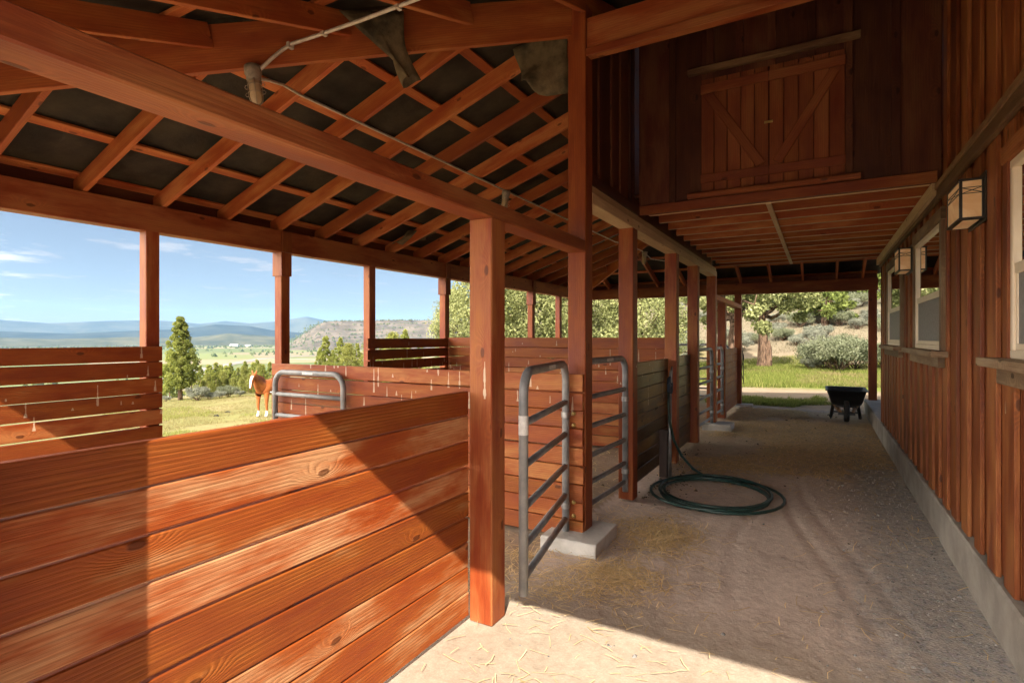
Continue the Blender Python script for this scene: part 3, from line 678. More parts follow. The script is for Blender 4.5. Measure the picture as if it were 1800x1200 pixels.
# ------------------------------------------------------------------ grass and straw (uncountable)
def blades(name, pts, h, w, mat, label, cat, lean=.35):
    n = len(pts); a = RNG.uniform(0, 6.28, n); dx, dy = np.cos(a), np.sin(a); hh = h * RNG.uniform(.5, 1.4, n); ln = RNG.normal(0, lean, (n, 2)) * hh[:, None]
    p = np.asarray(pts); b0 = p + np.stack([dx * w, dy * w, 0 * a], -1); b1 = p - np.stack([dx * w, dy * w, 0 * a], -1); tp = p + np.stack([ln[:, 0], ln[:, 1], hh], -1)
    o = np_mesh(name, np.stack([b0, b1, tp], 1).reshape(-1, 3), 3, mat, attr=np.repeat(RNG.random(n), 3)); tag(o, label, cat, kind='stuff'); return o
def scatter(n, f):
    P = []
    while sum(len(q) for q in P) < n:
        p = f(n); P.append(p)
    P = np.vstack(P)[:n]; z = hgt(P[:, 0], P[:, 1]); return np.column_stack([P, z])
def area(u0, u1, d0, d1, cond=None, pw=1.0):
    def f(n):
        u = RNG.uniform(u0, u1, n); d = d0 + (d1 - d0) * RNG.random(n) ** pw; dx = (u - 900) / F_PX; t = R(YAW)
        x = (-math.sin(t) + dx * math.cos(t)) * d; y = (math.cos(t) + dx * math.sin(t)) * d; p = np.column_stack([x, y])
        return p if cond is None else p[cond(x, y)]
    return f
blades('paddock_grass', scatter(60000, area(180, 660, 7.5, 36, lambda x, y: (x < -6.0) & (fbm(x, y, 1.2) > -.35), 1.0)), .07, .006, M['drygrass'], 'short dry yellow green grass of the horse paddock', 'grass')
blades('paddock_grass', scatter(30000, area(180, 660, 9, 36, lambda x, y: (x < -6.5) & (fbm(x + 9, y, 2.2) > .1), 1.0)), .09, .007, M['bushyellow'], 'greener tufts of grass in the horse paddock', 'grass')
blades('green_grass', scatter(70000, area(1120, 1600, 16.2, 31, lambda x, y: (fbm(x, y, 1.4) > -.55) & (y > 17.6 + .5 * fbm(x, y + 7, 1.1)))),   .15, .009, M['grass'], 'bright green grass beyond the end of the aisle', 'grass')
blades('dry_grass', scatter(16000, area(1180, 1600, 16.2, 24, lambda x, y: (fbm(x + 3, y, 1.0) > .1) & (y > 17.4))), .14, .008, M['drygrass'], 'yellowed dry grass mixed in along the front of the green grass', 'grass')
blades('yard_grass', scatter(9000, area(1240, 1580, 11.2, 13.4, lambda x, y: (fbm(x, y, .7) > .05) & (y > 13.1))), .09, .006, M['grass'], 'thin grass strip along the edge of the roofed aisle', 'grass')
blades('dry_hill_grass', scatter(16000, area(1050, 1600, 32, 80, lambda x, y: fbm(x, y, 3.0) > -.2, 1.3)),   .16, .02, M['hillgrass'], 'dry tan bunch grass covering the hillside', 'grass')

def straw(name, pts, mat, label, lo=.05, hi=.17):
    n = len(pts); a = RNG.uniform(0, 6.28, n); L = RNG.uniform(lo, hi, n) / 2 * np.where(np.asarray(pts)[:, 1] > 3.2, 1.0, .62); w = RNG.uniform(.0010, .0020, n) * np.where(np.asarray(pts)[:, 1] > 5, 2.0, np.where(np.asarray(pts)[:, 1] > 2.62, 1.35, .9))
    p = np.asarray(pts).copy(); p[:, 2] += RNG.uniform(.006, .022, n); tz = RNG.normal(0, .08, n) * L
    d = np.stack([np.cos(a) * L, np.sin(a) * L, tz], -1); s = np.stack([-np.sin(a) * w, np.cos(a) * w, np.zeros(n)], -1); up = np.array([0, 0, .0022])
    bend = np.stack([-np.sin(a), np.cos(a), np.zeros(n)], -1) * (RNG.normal(0, .12, n) * L)[:, None]
    q = [p - d - s, p - d + s, p + bend + s + up, p + bend - s + up, p + bend - s + up, p + bend + s + up, p + d + s, p + d - s]
    o = np_mesh(name, np.stack(q, 1).reshape(-1, 3), 4, mat, attr=np.repeat(RNG.random(n), 8)); tag(o, label, 'straw', kind='stuff'); return o
def gauss(cx, cy, sx, sy, n): 
    p = np.column_stack([RNG.normal(cx, sx, n), RNG.normal(cy, sy, n)]); return np.column_stack([p, hgt(p[:, 0], p[:, 1])])
def rect(x0, x1, y0, y1, n, cond=None):
    return scatter(n, lambda m: (lambda p: p if cond is None else p[cond(p[:, 0], p[:, 1])])(np.column_stack([RNG.uniform(x0, x1, m), RNG.uniform(y0, y1, m)])))
straw('straw', np.vstack([gauss(-1.05, 4.08, .15, .20, 900), gauss(-1.12, 3.25, .16, .15, 800), gauss(-1.35, 2.95, .14, .12, 260), gauss(-1.25, 4.3, .2, .2, 260), gauss(-1.75, 3.1, .14, .35, 400), gauss(-1.15, 2.05, .12, .08, 40), gauss(-.9, 2.9, .5, .35, 140),
                           gauss(-1.05, 6.5, .3, .35, 700), rect(-1.5, .75, 2.0, 7.5, 330), rect(-1.45, .75, 6.6, 12.6, 13000, lambda x, y: fbm(x, y, .7) > -.25), rect(-5.0, -1.7, 2.5, 12, 2600)]),
      M['straw'], 'scattered golden straw stalks littering the dirt floor')
# small stones in the dirt
def pebbles(pts, s, mat, label):
    n = len(pts); oc = np.array([[1, 0, 0], [0, 1, 0], [-1, 0, 0], [0, -1, 0], [0, 0, .8], [0, 0, -.5]]); tri = np.array([(0, 1, 4), (1, 2, 4), (2, 3, 4), (3, 0, 4)]).ravel()
    o = oc[None] * (1 + RNG.normal(0, .18, (n, 6, 3))) * s[:, None, None]; a = RNG.uniform(0, 6.28, n); ca, sa = np.cos(a)[:, None], np.sin(a)[:, None]
    x = o[..., 0] * ca - o[..., 1] * sa; y = o[..., 0] * sa + o[..., 1] * ca; v = np.stack([x, y, o[..., 2]], -1) + np.asarray(pts)[:, None]
    ob = np_mesh('gravel', v[:, tri].reshape(-1, 3), 3, mat, attr=np.repeat(RNG.random(n), 12)); tag(ob, label, 'gravel', kind='stuff')
M['clod'] = leaf('dark_dirt_clod', (.06, .045, .03), (.18, .135, .09), 0.0)
M['stone'] = leaf('small_grey_stone', (.10, .10, .10), (.30, .285, .27), 0.0)
pp = rect(-.1, .76, 1.4, 8.0, 2600, lambda x, y: RNG.random(len(x)) < .15 + .85 * (x + .1) / .86)
pebbles(np.vstack([pp, rect(-1.45, .7, 1.6, 7, 350)]), np.concatenate([RNG.gamma(2.2, .0017, 2600), RNG.gamma(2, .0018, 350)]), M['stone'], 'small grey gravel stones along the foot of the barn wall')

_q = np.vstack([rect(-1.45, .3, 2.9, 12.5, 500, lambda x, y: fbm(x, y, .9) > .0), rect(-5.0, -1.7, 2.5, 12, 500), gauss(-1.5, 6.9, .12, .5, 120), gauss(-1.35, 5.55, .1, .3, 120)])
pebbles(_q, RNG.gamma(2.0, .0042, len(_q)), M['clod'], 'dark crumbs of dirt and manure scattered over the aisle and stall floors')
# ------------------------------------------------------------------ stable (posts, beams, roof)
PX = -1.55; A = -1.48; B = -5.12; OX = -5.19; YN = .20; YF = 12.76; YC = 3.77; YD = 9.45
SL = .34; ZR = 2.68                                  # roof slope, rafter underside at the outer header
stable = empty('stable', (0, 0, 0)); tag(stable, 'open sided red stained timber stable with exposed rafters and tar felt roof', 'stable')
def zl(x): return ZR + SL * (x - B)                    # underside of the left rafters
def zn(y): return ZR + SL * (y - YN)                   # underside of the near rafters
SLF = SL * (-1.62 - B) / (YF - 9.25)
def zf(y): return ZR + SLF * (YF - y)
def hip_n(x): return x + 5.32
def hip_f(x): return YF - (x - B) * (YF - 9.25) / (-1.62 - B)
def post(x, y, z0, z1, w=.14, m='post'):
    mb = MB(); mb.beam((x, y, z0), (x, y, z1), w, w, up=(0, 1, 0), c=.006); return mb.build('post', M[m], stable)
p1 = post(PX, 2.47, .0, 2.12)
pl = MB(); pl.box(A - .055, A - .005, 2.396, 2.3995, .03, .10, c=.0005); 
post(PX, YC, .09, zl(-1.5) + .02); post(PX, 4.93, .01, 2.50); post(PX, 6.66, -.02, 2.50); post(PX, 7.95, .02, 2.50); post(PX, YD, .10, 2.50); post(PX, 10.53, .03, 2.12); post(PX, 12.83, .05, 2.43)
post(.915, 12.83, .26, 2.43)
post(PX, .13, -.02, 2.43); post(PX, .375, -.02, 2.12)
for i, y in enumerate((.13, 2.61, 3.98, 5.32, 6.97, 9.95, 11.30, 12.83)):
    pz = gz(OX, y) - .1; o = post(B - .057, y, pz, 2.43, .113)
    if y in (3.98, 6.97, 9.95):                       # scabbed splice at the head of the post
        sb_ = MB(); sb_.box(B - .132, B + .022, y - .070, y + .062, 2.17, 2.425); sb_.box(B + .002, B + .03, y - .066, y + .06, 2.43, 2.655); sb_.build('splice_board', M['beam'], o)
# headers
def part(name, m, fn, parent=stable):
    mb = MB(); fn(mb); return mb.build(name, M[m], parent)
part('header_beam', 'beam', lambda b: b.box(B - .14, B, .06, YF + .14, 2.43, 2.668, c=.006))
part('header_beam', 'beam', lambda b: b.box(B + .002, 1.0, YF, YF + .14, 2.43, 2.668, c=.006))
part('header_beam', 'beam', lambda b: b.box(B + .002, 2.3, .06, YN, 2.43, 2.668, c=.006))
part('tie_beam', 'beam', lambda b: b.box(-1.62, A, .205, 3.698, 2.122, 2.207, c=.006))
part('tie_beam', 'rafter', lambda b: b.box(-1.62, A, 9.522, 12.758, 2.122, 2.207, c=.006))
part('cross_beam', 'post', lambda b: b.box(A + .002, .785, 3.72, 3.81, 3.56, 3.83, c=.006))
part('cross_beam_lip', 'beam', lambda b: b.box(A + .002, .785, 3.705, 3.718, 3.545, 3.60, c=.002))
def wall_plate(b):
    b.box(-1.62, A, 3.842, YD + .07, 2.502, 2.585, c=.004); b.box(-1.60, A - .012, 3.842, YD + .07, 2.587, 2.645, c=.004)
part('wall_plate', 'raw', wall_plate)
# rafters
def rafter(name, p, q, w=.04, h=.145, m='rafter', bend=0):
    mb = MB(); mb.beam(Vector(p) + Vector((0, 0, h / 2)), Vector(q) + Vector((0, 0, h / 2)), w, h, up=(0, 0, 1), c=.003); return mb.build(name, M[m], stable)
nmax = 0
for k in range(-3, 18):
    y = 2.105 + .6075 * k
    x1 = -1.625
    if y < YC: x1 = min(x1, y - 5.32 - .03)
    if y > 9.25: x1 = min(x1, B + (YF - y) * (-1.62 - B) / (YF - 9.25) - .03)
    if x1 < B + .15 or y > YF: continue
    rafter('rafter', (B - .24, y, zl(B - .24)), (x1, y, zl(x1)))
for x in (-4.45, -3.87, -3.29, -2.71, -2.13):
    y1 = x + 5.32 - .03; rafter('jack_rafter', (x, -.04, zn(-.04)), (x, y1, zn(y1)))
for x in (.85, 1.45, 2.05): rafter('jack_rafter', (x, -.04, zn(-.04)), (x, .51, zn(.51)))
for x in (-1.50, -.95, -.35, .25): rafter('jack_rafter', (x, -.04, zn(-.04)), (x, 5.03, zn(5.03)))
for x in (-4.5, -3.9, -3.3, -2.7, -2.1, -1.5, -.9, -.3, .3, .75):
    y0 = max(9.55, hip_f(x) + .04); rafter('jack_rafter', (x, YF + .24, zf(YF + .24)), (x, y0, zf(y0)))
rafter('hip_rafter', (B - .2, YN - .2, zl(B - .2) - .15), (-1.60, 3.72, zl(-1.60) - .15), .042, .285)
rafter('hip_rafter', (B - .2, YF + .2, zl(B - .2) - .12), (-1.60, 9.27, zl(-1.60) - .12), .042, .255)
# purlins on top of the rafters
RH = .147
def purlin(p, q, w=.085, h=.022, up=(0, 0, 1)):
    mb = MB(); mb.beam(p, q, w, h, up=up, c=.002); mb.build('purlin', M['rafter'], stable)
def plank(x): return zl(x) + RH + .012
nl = (-SL, 0, 1)
for x in (-5.22, -4.67, -4.11, -3.55, -2.99, -2.43, -1.87): purlin((x, hip_n(x) + .03, plank(x)), (x, hip_f(x) - .03, plank(x)), up=nl)
for y in (.10, .65, 1.21, 1.77, 2.33, 2.89, 3.45, 4.0, 4.56): 
    xs = max(y - 5.32 + .03, -1.6) if y > 3.7 else y - 5.32 + .03
    purlin((xs, y, zn(y) + RH + .012), (.78, y, zn(y) + RH + .012), up=(0, -SL, 1))
for y in (12.9, 12.3, 11.7, 11.1, 10.5, 9.9): 
    xs = B + (YF - y) * (-1.62 - B) / (YF - 9.25) + .03; purlin((xs, y, zf(y) + RH + .012), (1.0, y, zf(y) + RH + .012), up=(0, SLF, 1))
# eave blocking
part('eave_board', 'loft', lambda b: b.box(B - .19, B - .165, .0, YF + .2, 2.60, 2.83))
part('eave_board', 'loft', lambda b: b.box(B - .16, 2.3, -.05, -.03, 2.585, 2.78))
part('eave_board', 'loft', lambda b: b.box(B - .16, 1.0, YF + .17, YF + .195, 2.60, 2.83))
# felt and roofing
def sheet(name, grid, m, thick=None):
    n, k = len(grid), len(grid[0]); v = [p for row in grid for p in row]; f = [(i * k + j, i * k + j + 1, (i + 1) * k + j + 1, (i + 1) * k + j) for i in range(n - 1) for j in range(k - 1)]
    me = bpy.data.meshes.new(name); me.from_pydata(v, [], f); me.polygons.foreach_set('use_smooth', [True] * len(f)); me.materials.append(M[m]); o = bpy.data.objects.new(name, me); COL.objects.link(o); o.parent = stable
    if thick: md = o.modifiers.new('solid', 'SOLIDIFY'); md.thickness = thick; md.offset = 0
    return o
def sagz(a, b): 
    # felt sags a little between the purlins, never below their tops
    return .012 + .010 * float(fbm(np.array([a]), np.array([b]), .35, 3)[0])
def left_grid(dz, sag, nx=70, ny=150):
    return [[(x, y, zl(x) + RH + .026 + dz + (sagz(x, y) if sag else 0)) for y in np.linspace(hip_n(x), hip_f(x), ny)] for x in np.linspace(B - .26, -1.60, nx)]
def near_grid(dz, sag, n=80, k=60):
    return [[(x, y, zn(y) + RH + .026 + dz + (sagz(x, y) if sag else 0)) for x in np.linspace(min(y - 5.32, -1.60) if y < 3.72 else -1.60, 2.3 if y < .5 else .82, k)] for y in np.linspace(-.06, 5.06, n)]
def far_grid(dz, sag, n=60, k=60):
    return [[(x, y, zf(y) + RH + .026 + dz + (sagz(x, y) if sag else 0)) for x in np.linspace(B + (YF - y) * (-1.62 - B) / (YF - 9.25), 1.1, k)] for y in np.linspace(YF + .26, 9.27, n)]
for g in (left_grid, near_grid, far_grid):
    sheet('roof_felt', g(0, True), 'felt'); sheet('roof_covering', g(.06, False, 3, 3), 'roofing', .02)
# torn felt hanging down
def flap(P, name='torn_felt_flap'):
    n = 12; k = 10; g = []
    a, b, c, d = [Vector(p) for p in P]            # a-b along the roof, d-c below
    for i in range(n):
        t = i / (n - 1); row = []
        for j in range(k):
            s = j / (k - 1); p = a.lerp(b, s).lerp(d.lerp(c, s), t)
            p += Vector((.05 * math.sin(s * 5 + t * 2) * t, .06 * math.sin(t * 4 + s * 3) * t, .03 * math.sin(s * 8) * t)); row.append(tuple(p))
        g.append(row)
    return sheet(name, g, 'flap', .003)
flap([(-2.69, 2.49, 3.60), (-2.40, 2.78, 3.66), (-2.352, 2.825, 3.19), (-2.362, 2.815, 3.175)])
flap([(-2.16, 3.83, 3.83), (-1.68, 3.86, 3.98), (-1.66, 3.84, 3.34), (-2.08, 3.78, 3.50)])
flap([(-4.75, 5.60, 2.92), (-4.62, 6.05, 2.96), (-4.86, 6.02, 2.84), (-4.97, 5.50, 2.72)])

# ------------------------------------------------------------------ barn (right wall, loft)
WX = .80
barn = empty('barn', (WX, 5, 0)); tag(barn, 'red brown board and batten barn with hay loft over the aisle and three windows', 'barn')
barn.location = (0, 0, 0)
WIN = [(2.15, 3.385, 1.40, 2.33), (5.06, 6.29, 1.40, 2.36), (7.34, 8.64, 1.40, 2.36)]
def cutrect(y0, y1, z0, z1, holes):
    rects = [(y0, y1, z0, z1)]
    for (a, b, c, d) in holes:
        new = []
        for (p, q, r, s) in rects:
            if q <= a or p >= b or s <= c or r >= d: new.append((p, q, r, s)); continue
            if p < a: new.append((p, a, r, s)); p = a
            if q > b: new.append((b, q, r, s)); q = b
            if r < c: new.append((p, q, r, c))
            if s > d: new.append((p, q, d, s))
        rects = new
    return rects
mb = MB(); y = .55; i = 0
random.seed(12)
while y < 9.6:
    wgap = random.uniform(.125, .165); wb = random.uniform(.135, .175)
    for (p, q, r, s) in cutrect(y - .03, min(y + wgap + .03, 9.62), .275 + random.uniform(-.004, .004), 4.75, WIN): mb.box(.823, .843, p, q, r, s, c=.002, axis=2)
    y += wgap
    if y < 9.6:
        for (p, q, r, s) in cutrect(y, min(y + wb, 9.62), .262 + random.uniform(-.006, .006), 4.75, WIN): mb.box(.799 + random.uniform(-.001, .001), .8215, p, q, r, s, c=.003, axis=2)
    y += wb
mb.build('siding', M['siding'], barn)
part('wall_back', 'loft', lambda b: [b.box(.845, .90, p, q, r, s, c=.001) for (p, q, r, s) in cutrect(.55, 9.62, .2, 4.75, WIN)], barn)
part('corner_board', 'siding', lambda b: b.box(.79, .93, 9.622, 9.66, .262, 4.2), barn)
part('trim_band', 'trim', lambda b: (b.box(.765, .797, .55, 9.62, 2.53, 2.635, c=.004), b.box(.752, .764, .55, 9.62, 2.60, 2.64, c=.002)), barn)
# room behind the windows, barn body and roof
def body(b):
    b.box(.9, 8.0, .52, .60, .2, 4.75, axis=0); b.box(.93, 8.0, 9.56, 9.62, .2, 4.75, axis=0); b.box(7.94, 8.0, .60, 9.56, .2, 4.75); b.box(3.6, 3.66, .61, 9.55, .25, 4.7)
part('wall', 'siding', body, barn)
part('room_floor', 'door', lambda b: b.box(.905, 7.9, .61, 9.55, .22, .27, c=.001), barn)
mb = MB(); mb.quad([(-1.62, -.1 + 5.17, 5.15), (-1.62, 9.7, 5.15), (3.2, 9.7, 6.7), (3.2, 5.07, 6.7)]); mb.quad([(.6, -.4, 4.78), (.6, 5.07, 4.78), (3.2, 5.07, 5.7), (3.2, -.4, 5.7)])
mb.quad([(3.2, -.4, 6.7), (8.4, -.4, 4.6), (8.4, 9.9, 4.6), (3.2, 9.9, 6.7)]); mb.build('roof', M['roofing'], barn)
part('foundation', 'concrete', lambda b: (b.box(.775, 1.05, .52, 9.66, -.25, .258, c=.012), b.box(.775, 3.4, 9.662, 12.95, -.25, .262, c=.012)), barn)
# windows
for wi, (y0, y1, z0, z1) in enumerate(WIN):
    fr = MB(); e0 = .783; t = .04
    for (a, b_, c, d) in ((y0, y1, z0, z0 + t), (y0, y1, z1 - t, z1), (y0, y0 + t, z0 + t, z1 - t), (y1 - t, y1, z0 + t, z1 - t)): fr.box(e0, .84, a, b_, c, d, c=.004, axis=1 if b_ - a > d - c else 2)
    zm = z0 + (z1 - z0) * .45
    fr.box(.789, .84, y0 + t, y1 - t, zm - .025, zm + .025, c=.003, axis=1)
    for (a, b_, c, d) in ((y0 + t, y1 - t, z0 + t, z0 + t + .03), (y0 + t, y0 + t + .03, z0 + t + .03, zm - .025), (y1 - t - .03, y1 - t, z0 + t + .03, zm - .025)): fr.box(.793, .82, a, b_, c, d, c=.003, axis=1 if b_ - a > d - c else 2)
    w = fr.build('window', M['vinyl'], barn)
    part('pane', 'glass', lambda b: b.quad([(.80, y0 + t, zm + .02), (.80, y1 - t, zm + .02), (.80, y1 - t, z1 - t), (.80, y0 + t, z1 - t)]), w)
    part('screen', 'screen', lambda b: b.box(.797, .80, y0 + t + .025, y1 - t - .025, z0 + t + .025, zm - .02, c=.0005), w)
    def casing(b):
        b.box(.772, .806, y0 - .07, y0, z0 - .0, z1, axis=2); b.box(.772, .806, y1, y1 + .07, z0, z1, axis=2); b.box(.768, .806, y0 - .09, y1 + .09, z1 + .001, z1 + .09, axis=1)
    part('casing', 'grey_wood' if wi else 'siding', casing, w)
    part('sill', 'grey_wood', lambda b: (b.box(.70, .80, y0 - .16, y1 + .22, z0 - .045, z0 - .002), b.box(.755, .797, y0 - .06, y1 + .10, z0 - .125, z0 - .047)), w)
# loft front wall
LY = 5.07
mb = MB(); x = -1.478; random.seed(5); DOORH = [(-.92, .18, 2.79, 3.79)]
while x < .79:
    w_ = random.uniform(.24, .34); x1 = min(x + w_, .795)
    for (p, q, r, s) in cutrect(x + .002, x1 - .002, 2.652, 4.75, DOORH): mb.box(p, q, LY + .02, LY + .04, r, s, c=.002, axis=2)
    if x1 < .78:
        for (p, q, r, s) in cutrect(x1 - .03, x1 + .03, 2.66, 4.75, DOORH): mb.box(p, q, LY, LY + .019, r, s, c=.002, axis=2)
    x = x1
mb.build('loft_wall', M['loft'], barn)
mb = MB(); y = 3.845; mb2 = mb
while y < 5.02:
    w_ = random.uniform(.2, .3); y1 = min(y + w_, 5.05); mb.box(-1.545, -1.525, y + .002, y1 - .002, 2.65, 4.75, c=.002, axis=2)
    if y1 < 5.0: mb.box(-1.524, -1.505, y1 - .025, y1 + .025, 2.66, 4.75, c=.002, axis=2)
    y = y1
mb.box(-1.548, -1.49, 3.845, 5.06, 2.648, 2.74, c=.003)
mb.box(-1.57, -1.55, 5.14, 9.5, 2.65, 4.9, c=.002, axis=1)
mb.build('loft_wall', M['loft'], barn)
part('loft_backing', 'loft', lambda b: (b.box(-1.50, .79, LY + .045, LY + .06, 2.70, 4.9, c=.001, axis=0), b.box(-1.60, -1.552, 3.845, LY + .06, 2.66, 4.9, c=.001, axis=1)), barn)
part('loft_ceiling', 'loft', lambda b: b.box(-1.56, .84, 5.12, 9.5, 2.84, 2.87, c=.001), barn)
part('loft_wall', 'loft', lambda b: b.box(-1.56, .84, 9.44, 9.5, 2.90, 4.9, c=.001, axis=0), barn)
part('loft_rim', 'beam', lambda b: b.box(A + .002, .762, LY - .012, LY + .018, 2.652, 2.735), barn)
# loft door
D0, D1, DZ0, DZ1 = -.92, .18, 2.79, 3.79; DM = (D0 + D1) / 2
for s, (xa, xb) in enumerate(((D0, DM - .002), (DM + .002, D1))):
    mb = MB(); n = 5; random.seed(30 + s)
    for i in range(n):
        p = xa + (xb - xa) * i / n; q = xa + (xb - xa) * (i + 1) / n; mb.box(p + .0025, q - .0025, LY - .012, LY + .012, DZ0, DZ1, c=.003, axis=2)
    d = mb.build('loft_door', M['door'], barn)
    part('cross_board', 'door', lambda b: b.box(xa, xb, LY - .032, LY - .013, DZ1 - .13, DZ1 - .05), d); part('cross_board', 'door', lambda b: b.box(xa, xb, LY - .032, LY - .013, DZ0 + .08, DZ0 + .155), d)
    br = MB()
    z0_, z1_ = DZ0 + .157, DZ1 - .132
    if s == 0: br.beam((xb - .06, LY - .023, z0_ + .03), (xa + .06, LY - .023, z1_ - .03), .018, .075, up=(0, -1, 0)) if False else br.beam((xb - .06, LY - .0225, z0_ + .02), (xa + .07, LY - .0225, z1_ - .02), .075, .018, up=(0, -1, 0))
    else: br.beam((xa + .06, LY - .0225, z0_ + .02), (xb - .07, LY - .0225, z1_ - .02), .075, .018, up=(0, -1, 0))
    br.build('brace', M['door'], d)
    if s == 0: part('latch', 'brass', lambda b: b.box(DM - .035, DM + .03, LY - .028, LY - .0135, 3.305, 3.325, c=.003), d)
part('track_board', 'trim', lambda b: b.box(-1.03, .28, LY - .06, LY - .001, 3.845, 3.895, c=.006), barn)
part('track_board', 'door', lambda b: b.box(-1.03, .28, LY - .07, LY - .014, 2.737, 2.785, c=.012), barn)
# loft floor joists
for k in range(12):
    y = 5.16 + .385 * k
    jo = part('joist', 'rafter', lambda b: b.box(A + .06, .79, y, y + .04, 2.662, 2.838, c=.003), barn)
    part('lit_edge_strip', 'raw', lambda b: b.box(A + .062, .733, y + .001, y + .039, 2.6585, 2.6615, c=.0005), jo)  # added pale strip: floor bounce on the joist's underside put into its colour
part('bridging_strip', 'raw', lambda b: b.box(-.40, -.36, 5.13, 9.50, 2.638, 2.6575, c=.002), barn)
part('wall_ledger', 'raw', lambda b: b.box(.735, .763, 5.1, 9.62, 2.56, 2.658, c=.002), barn)

# ------------------------------------------------------------------ stall fences
def boards_x(x, y0, y1, n, z0, pitch, gap, th, m, wob=.004, name='board_panel', parent=None, slope=0):
    mb = MB()
    for i in range(n):
        a = z0 + i * pitch + random.uniform(-wob, wob) * .3; h = pitch - gap - random.uniform(0, gap * .5)
        dz = random.uniform(-wob, wob); dx = random.uniform(-.002, .002)
        mb.beam((x + dx, y0 + random.uniform(-wob, wob), a + h / 2), (x - dx, y1, a + h / 2 + dz), th, h, c=.004)
    return mb.build(name, M[m], parent)
def boards_y(y, x0, x1, n, z0, pitch, gap, th, m, wob=.004, name='board_panel', parent=None):
    mb = MB()
    for i in range(n):
        a = z0 + i * pitch; h = pitch - gap - random.uniform(0, gap * .5); dz = random.uniform(-wob, wob); dy = random.uniform(-.002, .002)
        mb.beam((x0, y + dy, a + h / 2), (x1 + random.uniform(-wob, wob), y - dy, a + h / 2 + dz), th, h, c=.004)
    return mb.build(name, M[m], parent)
def fence(label, cat='fence', group='stall fences of horizontal boards', name='stall_fence', loc=(0, 0, 0)):
    e = empty(name, loc); tag(e, label, cat, group); return e
random.seed(44)
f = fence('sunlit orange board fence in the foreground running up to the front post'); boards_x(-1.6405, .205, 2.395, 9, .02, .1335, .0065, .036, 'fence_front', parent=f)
MB().beam((-1.70, 1.3, -.02), (-1.70, 1.3, 1.2), .075, .04, up=(0, 1, 0)).build('back_rail', M['post'], f)
f = fence('board fence at far left with white droppings streaked down it'); boards_x(-5.088, .205, 2.662, 10, .03, .1405, .009, .036, 'fence', parent=f)
f = fence('cross partition of orange boards between the first two stalls, nailed to the tall gate post'); boards_y(3.679, -4.925, -1.486, 9, .035, .1335, .006, .036, 'fence', parent=f)
f = fence('dark shaded outer fence with wide gaps in the middle stall'); boards_x(-5.088, 5.18, 6.93, 10, .02, .148, .016, .036, 'fence', parent=f)
f = fence('taller partition of orange boards at the back of the middle stall'); boards_y(6.985, -5.105, -1.625, 10, .03, .1472, .006, .036, 'fence', parent=f)
MB().box(-1.78, -1.70, 7.005, 7.045, 0, 1.30).build('back_rail', M['post'], f)
f = fence('outer fence along the farthest stall'); boards_x(-5.088, 7.03, 12.74, 10, .02, .148, .012, .036, 'fence', parent=f)
f = fence('rubbed dark board panel between the hinge post and the tap post'); boards_x(-1.598, 5.003, 6.588, 9, .05, .1335, .005, .036, 'fence_old', parent=f)
f = fence('rubbed yellowish board panel just beyond the water tap'); boards_x(-1.598, 6.733, 7.878, 9, .05, .1345, .005, .036, 'fence_old', parent=f)
f = fence('last low board panel before the far end post'); boards_x(-1.58, 10.602, 12.757, 9, .05, .136, .005, .036, 'raw' if False else 'fence', parent=f)
f = fence('far end fence of the last stall seen above the low panels'); boards_y(12.70, -5.05, -2.95, 9, .03, .146, .008, .036, 'fence', parent=f)

# concrete footings
def block(x0, x1, y0, y1, h, label, rz=0.0):
    e = MB(); cx, cy = (x0 + x1) / 2, (y0 + y1) / 2
    e.beam((x0 - cx, 0, h / 2 - .03), (x1 - cx, 0, h / 2 - .03), y1 - y0, h + .06, c=.012); o = e.build('concrete_block', M['blockc']); o.location = (cx, cy, 0); o.rotation_euler = (0, 0, rz)
    bv = o.modifiers.new('b', 'BEVEL'); bv.width = .008; bv.segments = 2
    tag(o, label, 'concrete block', 'concrete footings under the posts')
block(-1.74, -1.325, 3.47, 3.97, .09, 'wide pale concrete footing under the tall gate post in front', .03)
block(-1.66, -1.22, 9.2, 9.62, .10, 'pale concrete footing under the gate post far down the aisle')
block(-1.7, -1.25, 12.6, 12.92, .05, 'thin flat concrete slab at the foot of the far end post', .05)

# ------------------------------------------------------------------ gates
def gate(loc, rz, L, label, h0=.10, top=1.31, sticker=True, hinge_at='far', rails=(1.03, .80, .57, .36, .19)):
    e = empty('tube_gate', loc, rz); tag(e, label, 'gate', 'grey tube gates of the stalls')
    r = .0265; cr = .13; pts = [(0, 0, h0)]
    for i in range(9):
        a = math.pi - math.pi / 2 * i / 8; pts.append((cr + cr * math.cos(a), 0, top - cr + cr * math.sin(a)))
    for i in range(9):
        a = math.pi / 2 - math.pi / 2 * i / 8; pts.append((L - cr + cr * math.cos(a), 0, top - cr + cr * math.sin(a)))
    pts.append((L, 0, h0)); MB().tube(pts, r, 14).build('frame', M['gate'], e)
    for z in rails: MB().tube([(.02, 0, z), (L - .02, 0, z)], .0205, 12).build('rail', M['gate'], e)
    if sticker: MB().lathe([(r + .0008, .97), (r + .0008, 1.075)], 0, 0, 14).build('sticker', M['sticker'], e); 
    MB().box(L * .45, L * .6, -.0275, -.0262, top - .012, top + .012, c=.0002).build('sticker', M['sticker'], e)
    hx = L if hinge_at == 'far' else 0; sg = 1 if hinge_at == 'far' else -1
    for z in (.94, .285):
        hb = MB(); hb.lathe([(r + .006, z - .02), (r + .006, z + .02)], hx, 0, 14); hb.lathe([(r, z - .02), (r + .006, z - .02)], hx, 0, 14); hb.lathe([(r + .006, z + .02), (r, z + .02)], hx, 0, 14)
        hb.tube([(hx + sg * .02, 0, z), (hx + sg * .075, 0, z)], .008, 8); hb.build('hinge', M['steel'], e)
    return e
